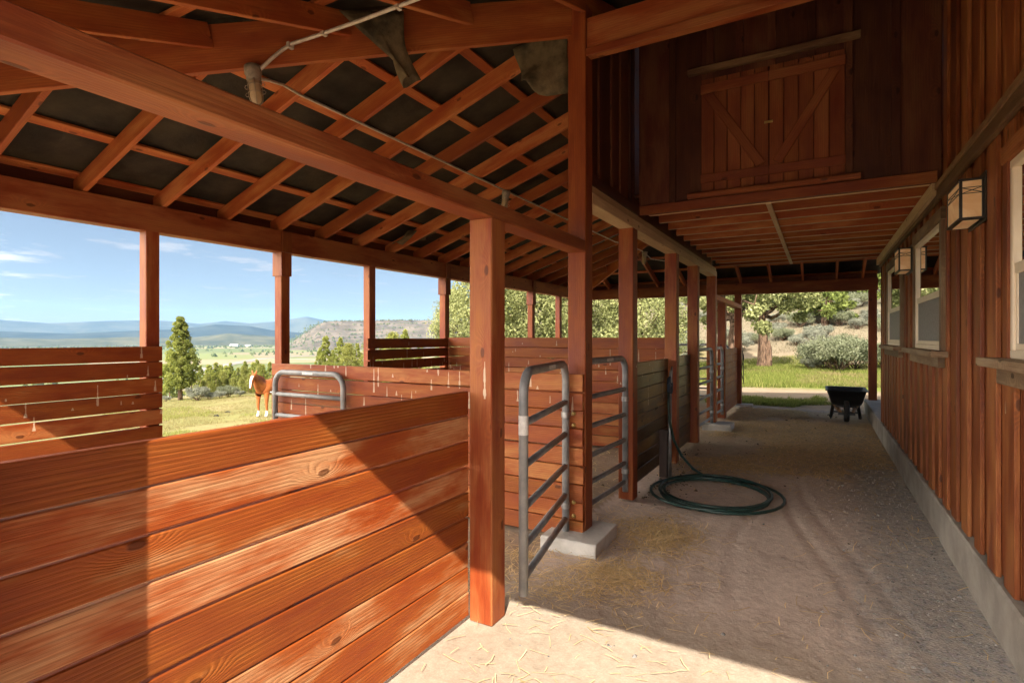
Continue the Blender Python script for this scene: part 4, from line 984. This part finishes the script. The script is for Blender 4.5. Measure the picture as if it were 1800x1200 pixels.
def gate_between(p, q, label, **kw):
    L = math.hypot(q[0] - p[0], q[1] - p[1]); return gate((p[0], p[1], 0), math.atan2(q[1] - p[1], q[0] - p[0]), L, label, **kw)
gate_between((-1.40, 2.60), (-1.60, 3.615), 'nearest grey tube gate standing ajar by the tall post, white label on its end')
gate_between((-1.575, 3.91), (-1.535, 4.80), 'closed grey tube gate just behind the tall post, before the tap', sticker=False)
gate_between((-4.79, 3.60), (-3.83, 3.60), 'grey tube gate folded back against the cross partition near the horse', top=1.15, sticker=False, hinge_at='near', rails=(.93, .72, .52, .34, .19))
gate_between((-1.56, 8.09), (-1.53, 9.32), 'grey tube gate far down the aisle, left of the second footing', sticker=False)
gate_between((-1.55, 9.58), (-1.53, 10.42), 'farthest narrow grey tube gate beyond the second footing', sticker=False)
gate_between((-2.88, 12.68), (-1.72, 12.68), 'grey tube gate in the end wall of the last stall', sticker=False, top=1.33)
def eyelet(loc):
    pass
hb = MB()
for z in (.945, .86, .30, .20):
    hb.lathe([(.0, 0), (.016, 0), (.016, .004), (.009, .006), (.009, .012), (0, .012)], 0, 0, 12, Matrix.Translation((-1.555, 3.6605, z)) @ Matrix.Rotation(R(90), 4, 'X'))
o = hb.build('bolt_washer', M['brass'], stable)

# ------------------------------------------------------------------ water tap and hose
e = empty('water_hydrant', (-1.385, 5.86, 0)); tag(e, 'frost free water hydrant with dark blue head on a steel pipe by the stall post', 'water tap')
MB().tube([(0, 0, -.05), (0, 0, .93)], .019, 12).build('pipe', M['steel'], e)
h_ = MB(); M['bluehead'] = plain('dark_blue_cast_head', (.012, .022, .04), (.03, .045, .07), 20, .45)
h_.lathe([(.024, .90), (.032, .93), (.034, 1.0), (.028, 1.06), (.012, 1.08), (0, 1.082)], 0, 0, 14); h_.tube([(0, -.02, .99), (.005, -.07, .985), (.01, -.095, .955), (.01, -.1, .92)], [.022, .02, .018, .018], 10); h_.build('head', M['bluehead'], e)
MB().tube([(0, .0, 1.07), (.0, .03, 1.14), (.015, .02, 1.18), (.03, -.05, 1.12), (.032, -.06, 1.02)], [.008, .009, .01, .01, .008], 8).build('lever', M['steel'], e)
o = MB().box(-.042, .042, -.042, .042, -.05, .50, c=.005).build('short_post', M['brown_post']); o.location = (-1.465, 5.93, 0); tag(o, 'short brown wooden stake beside the water hydrant', 'stake')
random.seed(3)
hp = [(-1.375, 5.76, .92), (-1.37, 5.74, .80), (-1.36, 5.74, .62), (-1.33, 5.80, .42), (-1.27, 5.90, .24), (-1.17, 5.98, .10), (-1.05, 6.0, .03)]
cx, cy = -.87, 5.42; nt_ = 4.15; K = 130
for i in range(K):
    t = i / K; a = R(100) - t * nt_ * 2 * math.pi; wob = 1 + .07 * math.sin(t * 23) + .11 * math.sin(t * 8.3 + 1) - (.28 * smooth(.86, 1, np.array(t))[()] if t > .8 else 0)
    hp.append((cx + .49 * wob * math.cos(a) + .03 * math.sin(t * 13), cy + .54 * wob * math.sin(a) + .03 * math.cos(t * 17), .015 + .014 * abs(math.sin(t * 11)) + .008 * t * nt_))
o = MB().tube(hp, .0135, 10).build('garden_hose', M['hose']); tag(o, 'dark green garden hose coiled on the dirt below the water hydrant', 'hose')
# reins hanging on the far post
hp = [(-1.46, 12.80, 1.2)] + [(-1.455 + .03 * math.sin(i), 12.74 - .04 * math.cos(i * .7), 1.2 - .09 * i) for i in range(9)] + [(-1.43, 12.72, .55), (-1.44, 12.78, .9), (-1.46, 12.82, 1.15)]
o = MB().tube(hp, .009, 8).build('lead_rope', M['black']); tag(o, 'dark lead rope hanging on the far end post', 'rope')

# ------------------------------------------------------------------ cage lights, conduit
def cage_light(loc, label, tilt=(0, 0, 0)):
    e = empty('cage_light', loc); e.rotation_euler = tilt; tag(e, label, 'light', 'caged utility lights under the rafters')
    MB().lathe([(0, 0), (.050, 0), (.052, -.02), (.052, -.045), (.045, -.055), (.045, -.085), (.040, -.09), (.040, -.105)], 0, 0, 20).build('housing', M['lighthousing'], e)
    MB().lathe([(.036, -.095), (.036, -.20), (.031, -.225), (.018, -.243), (0, -.248)], 0, 0, 20).build('globe', M['jar'], e)
    MB().lathe([(.012, -.10), (.022, -.13), (.026, -.155), (.020, -.18), (0, -.19)], 0, 0, 16).build('bulb', M['bulb'], e)
    cg = MB()
    for z in (-.125, -.175): cg.tube([(.041 * math.cos(a), .041 * math.sin(a), z) for a in np.linspace(0, 2 * math.pi, 24, endpoint=False)], .0022, 6, closed=True)
    for k in range(4):
        a = k * math.pi / 2 + .4; c, s = math.cos(a), math.sin(a); cg.tube([(.041 * c, .041 * s, -.09), (.041 * c, .041 * s, -.20), (.034 * c, .034 * s, -.232), (.016 * c, .016 * s, -.252), (0, 0, -.257)], .0022, 6)
    for k in range(2):
        for z in (-.125, -.175):
            c = 1 if k else -1; cg.tube([(c * .04, 0, z + .012), (c * .058, 0, z + .012), (c * .064, 0, z), (c * .058, 0, z - .012), (c * .04, 0, z - .012)], .0022, 6)
    cg.build('cage', M['lighthousing'], e); return e
cage_light((-3.10, 2.165, 3.195), 'nearest caged light hanging at the hip beam, upper left', (R(-4), R(-9), R(29)))
cage_light((-3.30, 5.69, 3.27), 'middle caged light hanging from the rafters above the first gate', (0, R(8), R(20)))
cage_light((-2.95, 10.45, 3.16), 'farthest caged light near the far hip beam', (0, R(5), 0))
ct = [(-3.06, 2.19, 3.12), (-3.10, 2.28, 3.16), (-3.24, 2.50, 3.25)] + [(-3.32, y, 3.279) for y in np.arange(2.7, 5.6, .3)] + [(-3.32, 5.65, 3.277)] + [(-3.32, y, 3.279) for y in np.arange(5.8, 10.0, .5)] + [(-3.2, 10.15, 3.28), (-2.98, 10.42, 3.16), (-2.85, 10.55, 3.02), (-2.6, 10.7, 2.98), (-1.7, 10.8, 3.02)]
o = MB().tube(ct, .0105, 8).build('conduit', M['conduit']); tag(o, 'long thin metal conduit running under the rafters past three caged lights', 'conduit')
ct = [(-3.07, 2.18, 3.165), (-3.02, 2.24, 3.26), (-2.97, 2.28, 3.32), (-2.92, 2.31, 3.36), (-2.76, 2.38, 3.405), (-2.4, 2.415, 3.42), (-2.0, 2.42, 3.42), (-1.2, 2.42, 3.42), (.7, 2.42, 3.42)]
mb = MB(); mb.tube(ct, .012, 8)
for x, y, z in ((-2.93, 2.31, 3.35), (-2.71, 2.385, 3.41), (-2.13, 2.42, 3.42)): mb.box(x - .012, x + .012, y - .02, y + .02, z - .016, z + .02, c=.002)
o = mb.build('conduit', M['conduit']); tag(o, 'bent metal conduit climbing from the nearest caged light to the right', 'conduit')

# ------------------------------------------------------------------ wall lanterns
def lantern(y0, label):
    W, L, H = .112, .34, .205; e = empty('wall_lantern', (.798, y0, 2.17)); tag(e, label, 'lantern', 'mission style wall lanterns on the barn')
    fr = MB(); t = .014; x0 = -W
    for x in (x0, -t):
        for y in (0, L - t): fr.box(x, x + t, y, y + t, 0, H, c=.001, axis=2)
    for z in (-.012, H): fr.box(x0 - .003, -.0, -.003, L + .003, z, z + .012, c=.001, axis=1)
    for z in (.132, .165): fr.box(x0 - .001, x0 + .002, t, L - t, z, z + .004, c=.0005, axis=1); fr.box(x0 + t, -t, -.001, .002, z, z + .004, c=.0005, axis=0)
    for s in (1, -1):
        a, b = (.136, .165) if s > 0 else (.165, .136)
        fr.beam((x0 + .0005, t, a), (x0 + .0005, L - t, b), .003, .004, c=.0005); fr.beam((x0 + t, .0005, a), (-t, .0005, b), .003, .004, c=.0005)
    fr.box(-.004, .002, -.03, L + .03, -.03, H + .04, c=.001, axis=1); fr.build('frame', M['black'], e)
    def pn(b):
        b.box(x0 + .003, x0 + .006, t, L - t, .001, H - .001, c=.0003, axis=1); b.box(x0 + t, -t, .003, .006, .001, H - .001, c=.0003, axis=0); b.box(x0 + t, -t, L - .006, L - .003, .001, H - .001, c=.0003, axis=0); b.box(x0 + .02, -.02, .03, L - .03, -.0145, -.0125, c=.0003, axis=1)
    part('glass_panel', 'opal', pn, e)
    return e
lantern(3.90, 'nearer amber glass wall lantern, between the near and middle windows'); lantern(6.60, 'farther amber glass wall lantern, between the middle and far windows')

# ------------------------------------------------------------------ wheelbarrow
wb = empty('wheelbarrow', (.42, 11.33, 0), 0); tag(wb, 'black wheelbarrow parked front wheel first at the end of the aisle', 'wheelbarrow')
mb = MB(); rows = []
def rrect(cx, cy, hx, hy, r, z, n=6):
    P = []
    for (sx, sy, a0) in ((1, 1, 0), (-1, 1, 90), (-1, -1, 180), (1, -1, 270)):
        for i in range(n + 1):
            a = R(a0 + 90 * i / n); P.append((cx + sx * (hx - r) + r * math.cos(a), cy + sy * (hy - r) + r * math.sin(a), z))
    return P
prof = [rrect(0, .28, .17, .22, .08, .275), rrect(0, .28, .215, .28, .08, .285), rrect(0, .28, .245, .34, .08, .34), rrect(0, .29, .30, .46, .07, .560), rrect(0, .29, .325, .49, .07, .565), rrect(0, .29, .325, .49, .07, .550)]
inner = [rrect(0, .29, .292, .45, .07, .558), rrect(0, .28, .237, .33, .08, .345), rrect(0, .28, .2, .27, .08, .296)]
n0 = len(mb.v); rings_ = prof[::-1][0:0] + [prof[0], prof[1], prof[2], prof[3], prof[5], prof[4], inner[0], inner[1], inner[2]]
m_ = len(prof[0])
for rg in rings_: mb.v += rg
for i in range(len(rings_) - 1):
    for k in range(m_):
        l = (k + 1) % m_; mb.f.append((i * m_ + k, i * m_ + l, (i + 1) * m_ + l, (i + 1) * m_ + k)); mb.g.append([(0, 0, 0)] * 4); mb.sm.append(True)
mb.f.append(tuple(reversed(range(m_)))); mb.g.append([(0, 0, 0)] * m_); mb.sm.append(False)
mb.f.append(tuple((len(rings_) - 1) * m_ + k for k in range(m_))); mb.g.append([(0, 0, 0)] * m_); mb.sm.append(False)
mb.build('tray', M['tray'], wb)
Rw = Matrix.Translation((0, -.06, .19)) @ Matrix.Rotation(R(90), 4, 'Y')
wl = MB().lathe([(.12, -.03), (.165, -.042), (.185, -.03), (.19, 0), (.185, .03), (.165, .042), (.12, .03)], 0, 0, 28, Rw).build('wheel', M['rubber'], wb)
MB().lathe([(0, -.045), (.03, -.045), (.03, -.02), (.11, -.02), (.12, -.03), (.12, .03), (.11, .02), (.03, .02), (.03, .045), (0, .045)], 0, 0, 24, Rw).build('rim', M['steel'], wl)
for s in (1, -1):
    MB().beam((s * .09, -.10, .17), (s * .27, 1.05, .43), .035, .04).build('handle', M['handle'], wb)
    MB().beam((s * .19, .42, .275), (s * .235, .50, .0), .04, .05, c=.004).build('leg', M['black'], wb)
    MB().beam((s * .20, .28, .275), (s * .10, -.02, .155), .02, .03).build('brace', M['handle'], wb)
for nm_, q in (('axle_guard', (-.13, .13, -.115, -.085, .125, .175)), ('leg_brace', (-.20, .20, .44, .46, .10, .13)), ('tray_support', (-.16, .16, .12, .15, .235, .27)), ('axle_bracket', (-.065, -.05, -.08, .2, .165, .195)), ('axle_bracket', (.05, .065, -.08, .2, .165, .195))):
    MB().box(*q).build(nm_, M['black'], wb)

# ------------------------------------------------------------------ horse
hx, hy = at(465, 21.7); hz = gz(hx, hy)
horse = empty('horse', (hx, hy, hz), math.atan2(-.90, .30)); horse.scale = (1.04, 1.04, 1.04); tag(horse, 'chestnut horse with white blaze and white socks facing the stable from the paddock', 'horse')
def skin(name, V, E, rad, mat, parent, root=0, sub=2):
    me = bpy.data.meshes.new(name); me.from_pydata(V, E, []); o = bpy.data.objects.new(name, me); COL.objects.link(o); o.parent = parent
    md = o.modifiers.new('skin', 'SKIN'); md.use_smooth_shade = True
    sv = me.skin_vertices[0].data if me.skin_vertices else None
    if sv is None:
        bpy.context.view_layer.objects.active = o; o.select_set(True); bpy.ops.mesh.customdata_skin_add(); sv = me.skin_vertices[0].data
    for i, r in enumerate(rad): sv[i].radius = r if isinstance(r, tuple) else (r, r); sv[i].use_root = (i == root)
    ss = o.modifiers.new('sub', 'SUBSURF'); ss.levels = sub; ss.render_levels = sub
    me.materials.append(mat); return o
# local +x = forward; origin between the front hooves
V = []; E = []; RD = []
def J(p, r, par=None):
    V.append(p); RD.append(r)
    if par is not None: E.append((par, len(V) - 1))
    return len(V) - 1
b0 = J((-.75, 0, 1.10), (.30, .33)); b1 = J((-.40, 0, 1.12), (.29, .31), b0); b2 = J((-.02, 0, 1.14), (.29, .37), b1); ch = J((.20, 0, 1.12), (.24, .29), b2)
b3 = J((-1.10, 0, 1.20), (.29, .28), b0); b4 = J((-1.38, 0, 1.16), (.20, .22), b3)
n1 = J((.36, .0, 1.31), (.17, .24), ch); n2 = J((.53, .03, 1.48), (.12, .175), n1); n3 = J((.64, .05, 1.61), (.08, .12), n2)
h1 = J((.74, .06, 1.58), (.085, .12), n3); h2 = J((.83, .07, 1.44), (.075, .105), h1); h3 = J((.89, .08, 1.28), (.055, .075), h2); h4 = J((.915, .085, 1.17), (.052, .062), h3); h5 = J((.918, .085, 1.13), (.035, .04), h4)
for s in (1, -1):
    a = J((.12, s * .17, .96), (.13, .15), b2); b_ = J((.12, s * .18, .78), .095, a); c = J((.13, s * .18, .50), .062, b_); d = J((.11, s * .18, .28), .042, c); e_ = J((.11, s * .18, .14), .048, d); f_ = J((.15, s * .18, .05), .058, e_); J((.165, s * .18, .0), .066, f_)
    gofs = .10
    a = J((-1.15, s * .14, .98), (.15, .17), b3); b_ = J((-1.10, s * .15, .76), (.09, .11), a); c = J((-1.33, s * .15, .52 + gofs * .3), .055, b_); d = J((-1.28, s * .15, .30 + gofs * .5), .036, c); e_ = J((-1.27, s * .15, .16 + gofs), .040, d); f_ = J((-1.22, s * .15, .06 + gofs), .052, e_); J((-1.205, s * .15, .02 + gofs), .058, f_)
k = NT('chestnut_coat'); tc = k.n('ShaderNodeTexCoord'); sp = k.n('ShaderNodeSeparateXYZ'); k.L(tc.outputs['Object'], sp.inputs[0])
nn = k.noise(tc.outputs['Object'], 4, 4, .6); col = k.mix(k.remap(nn, .3, .7), (.26, .068, .015), (.39, .118, .03))
sock = k.remap(k.math('ADD', sp.outputs[2], k.math('MULTIPLY', k.math('SUBTRACT', nn, .5), .12)), .22, .25, 1, 0)
hind = k.math('MULTIPLY', k.remap(sp.outputs[0], -.95, -1.0, 0, 1), k.remap(k.math('ADD', sp.outputs[2], k.math('MULTIPLY', nn, .2)), .62, .66, 1, 0))
yy = k.math('ABSOLUTE', k.math('SUBTRACT', sp.outputs[1], .07))
front = k.math('ADD', sp.outputs[0], k.math('MULTIPLY', sp.outputs[2], .42))
bl = k.math('MULTIPLY', k.remap(yy, .048, .056, 1, 0), k.remap(front, 1.452, 1.468)); bl = k.math('MULTIPLY', bl, k.remap(sp.outputs[2], 1.60, 1.63, 1, 0))
nose = k.math('MULTIPLY', k.remap(sp.outputs[2], 1.16, 1.14), k.remap(sp.outputs[0], .78, .8))
wmask = k.math('MAXIMUM', k.math('MAXIMUM', sock, hind), bl)
col = k.mix(wmask, col, (.74, .70, .64)); col = k.mix(k.math('MULTIPLY', nose, .6), col, (.45, .25, .2))
col = k.mix(k.remap(sp.outputs[2], .045, .055, .8, 0), col, (.3, .25, .2))
coat = k.done(k.bsdf(col, .5, None, 0, .4))
hb_ = skin('body', V, E, RD, coat, horse)
for s in (1, -1):
    mb = MB(); T = Matrix.Translation((.665, .055 + s * .062, 1.685)) @ Matrix.Rotation(R(s * -14), 4, 'X'); mb.lathe([(.012, -.05), (.034, .0), (.030, .06), (.012, .125), (0, .145)], 0, 0, 10, T); mb.build('ear', coat, horse)
    mb = MB(); T = Matrix.Translation((.80, .065 + s * .078, 1.50)); mb.lathe([(0, -.022), (.016, -.014), (.02, 0), (.016, .014), (0, .022)], 0, 0, 10, T); mb.build('eye', M['black'], horse)
mane = []
random.seed(8)
for i in range(240):
    t = random.random(); p = Vector((.68, .055, 1.70)).lerp(Vector((.05, .0, 1.50)), t) + Vector((0, random.gauss(0, .02), 0)); L = random.uniform(.14, .30); sd = 1 if random.random() < .75 else -1
    q = p + Vector((random.gauss(.02, .03), sd * random.uniform(.09, .14), -L)); w = Vector((.014, 0, .004)); mane.append((p - w, p + w, q + w * .3, q - w * .3))
for i in range(26): 
    p = Vector((.70, .055 + random.gauss(0, .02), 1.70)); q = p + Vector((random.uniform(.10, .15), random.gauss(0, .035), -random.uniform(.08, .17))); w = Vector((0, .009, 0)); mane.append((p - w, p + w, q + w * .4, q - w * .4))
M['mane'] = plain('chestnut_mane', (.20, .05, .012), (.34, .10, .025), 12, .6)
mb = MB(); [mb.quad(q) for q in mane]; mb.build('mane', M['mane'], horse)
mb = MB()
for i in range(60):
    a = random.uniform(-.05, .05); p = Vector((-1.52, a, 1.22)); mb.tube([p, p + Vector((-.09, a * .5, -.15)), p + Vector((-.07 + random.gauss(0, .03), a * 1.5, -.5)), p + Vector((-.03 + random.gauss(0, .04), a * 2, -.85))], [.02, .016, .012, .003], 5)
mb.build('tail', M['mane'], horse)
# dung in the paddock
for (u, d, lab) in ((400, 24.5, 'dark dung pile in the paddock nearer the horse'), (380, 22.8, 'dark dung pile in the paddock nearer the fence')):
    x, y = at(u, d); mb = MB()
    for _ in range(9): 
        T = Matrix.Translation((random.gauss(0, .10), random.gauss(0, .06), random.uniform(.01, .04))); s = random.uniform(.025, .045); mb.lathe([(0, -s), (s * .8, -s * .5), (s, 0), (s * .8, s * .5), (0, s)], 0, 0, 9, T)
    o = mb.build('dung_pile', M['rubber']); o.location = (x, y, gz(x, y)); tag(o, lab, 'dung')

# ------------------------------------------------------------------ light
sun_travel = Vector((-.38, 1.0, -.925)).normalized()
sun = bpy.data.lights.new('sun', 'SUN'); so = bpy.data.objects.new('sun', sun); COL.objects.link(so)
sun.energy = 2.9; sun.angle = R(.5); sun.color = (1.0, .90, .76); so.rotation_euler = sun_travel.to_track_quat('-Z', 'Y').to_euler()
wd = bpy.data.worlds.new('World'); scn.world = wd; wd.use_nodes = True; nt = wd.node_tree; nt.nodes.clear()
out = nt.nodes.new('ShaderNodeOutputWorld'); bg = nt.nodes.new('ShaderNodeBackground'); sky = nt.nodes.new('ShaderNodeTexSky')
sky.sky_type = 'NISHITA'; sky.sun_disc = False; d_ = -sun_travel
sky.sun_elevation = math.asin(d_.z); sky.sun_rotation = math.atan2(-d_.x, d_.y) % (2 * math.pi); sky.altitude = 900; sky.air_density = .8; sky.dust_density = 1.0; sky.ozone_density = 2.0
bg.inputs['Strength'].default_value = .05
# small fair weather clouds, plus an unseen bright bank added to light the interior
tc = nt.nodes.new('ShaderNodeTexCoord'); sp = nt.nodes.new('ShaderNodeSeparateXYZ'); nt.links.new(tc.outputs['Generated'], sp.inputs[0])
def mth(op, a, b):
    x = nt.nodes.new('ShaderNodeMath'); x.operation = op
    for v, i in ((a, 0), (b, 1)):
        if isinstance(v, (int, float)): x.inputs[i].default_value = v
        else: nt.links.new(v, x.inputs[i])
    return x.outputs[0]
zz = mth('ADD', mth('MAXIMUM', sp.outputs[2], 0.0), .06)
cb = nt.nodes.new('ShaderNodeCombineXYZ'); nt.links.new(mth('DIVIDE', sp.outputs[0], zz), cb.inputs[0]); nt.links.new(mth('DIVIDE', sp.outputs[1], zz), cb.inputs[1])
nz = nt.nodes.new('ShaderNodeTexNoise'); nz.inputs['Scale'].default_value = 1.9; nz.inputs['Detail'].default_value = 7; nz.inputs['Roughness'].default_value = .58; nz.inputs['Distortion'].default_value = .3; nt.links.new(cb.outputs[0], nz.inputs['Vector'])
fill_mask = nt.nodes.new('ShaderNodeMapRange'); fill_mask.interpolation_type = 'SMOOTHSTEP'; fill_mask.inputs[1].default_value = .36; fill_mask.inputs[2].default_value = .66; nt.links.new(mth('ADD', mth('MULTIPLY', sp.outputs[1], -.75), mth('MULTIPLY', sp.outputs[0], -.66)), fill_mask.inputs[0])
cov = mth('ADD', nz.outputs['Fac'], mth('MULTIPLY', fill_mask.outputs[0], .30))
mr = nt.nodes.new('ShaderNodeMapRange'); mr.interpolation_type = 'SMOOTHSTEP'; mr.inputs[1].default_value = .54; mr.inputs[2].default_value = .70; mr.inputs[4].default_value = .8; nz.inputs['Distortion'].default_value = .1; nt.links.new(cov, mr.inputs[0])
cc = nt.nodes.new('ShaderNodeMix'); cc.data_type = 'RGBA'; nt.links.new(fill_mask.outputs[0], cc.inputs[0]); cc.inputs[6].default_value = (3.6, 3.65, 3.75, 1); cc.inputs[7].default_value = (58.0, 52.5, 45.5, 1)
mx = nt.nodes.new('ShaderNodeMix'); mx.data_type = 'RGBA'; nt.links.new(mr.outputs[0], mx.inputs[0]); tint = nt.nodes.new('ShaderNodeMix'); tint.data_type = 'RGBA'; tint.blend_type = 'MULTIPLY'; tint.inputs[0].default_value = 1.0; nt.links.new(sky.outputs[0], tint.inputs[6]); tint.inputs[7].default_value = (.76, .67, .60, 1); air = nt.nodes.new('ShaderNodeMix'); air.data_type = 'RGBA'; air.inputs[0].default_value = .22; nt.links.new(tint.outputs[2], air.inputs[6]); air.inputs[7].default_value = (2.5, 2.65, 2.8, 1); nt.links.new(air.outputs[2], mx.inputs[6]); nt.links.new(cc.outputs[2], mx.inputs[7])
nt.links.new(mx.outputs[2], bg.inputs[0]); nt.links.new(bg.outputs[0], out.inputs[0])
# air over the valley
HZ = True
if HZ:
    mb = MB(); x0, x1, y0, y1, z0, z1 = -8600, 8600, -8600, 8600, VALLEY - 8, 420
    for q in (((x0, y0, z0), (x0, y1, z0), (x1, y1, z0), (x1, y0, z0)), ((x0, y0, z1), (x1, y0, z1), (x1, y1, z1), (x0, y1, z1)), ((x0, y0, z0), (x1, y0, z0), (x1, y0, z1), (x0, y0, z1)),
              ((x1, y0, z0), (x1, y1, z0), (x1, y1, z1), (x1, y0, z1)), ((x1, y1, z0), (x0, y1, z0), (x0, y1, z1), (x1, y1, z1)), ((x0, y1, z0), (x0, y0, z0), (x0, y0, z1), (x0, y1, z1))): mb.quad(q)
    hmz = bpy.data.materials.new('valley_air'); hmz.use_nodes = True; t = hmz.node_tree; t.nodes.clear(); mo = t.nodes.new('ShaderNodeOutputMaterial'); vp = t.nodes.new('ShaderNodeVolumePrincipled')
    vp.inputs['Color'].default_value = (.30, .58, 1.0, 1); vp.inputs['Density'].default_value = 7.5e-5; vp.inputs['Anisotropy'].default_value = .1; t.links.new(vp.outputs[0], mo.inputs['Volume'])
    o = mb.build('haze', hmz); tag(o, 'thin blue haze in the valley air', 'haze', kind='stuff')

# ------------------------------------------------------------------ render
vs = scn.view_settings; scn.display_settings.display_device = 'sRGB'
vs.view_transform = 'Standard'; vs.look = 'None'; vs.exposure = 2.12; vs.gamma = 1.0
cy = scn.cycles; cy.max_bounces = 10; cy.diffuse_bounces = 7; cy.glossy_bounces = 4; cy.transparent_max_bounces = 12; cy.volume_bounces = 0
cy.use_denoising = True; cy.sample_clamp_indirect = 6.0; cy.use_adaptive_sampling = True; cy.adaptive_threshold = .015
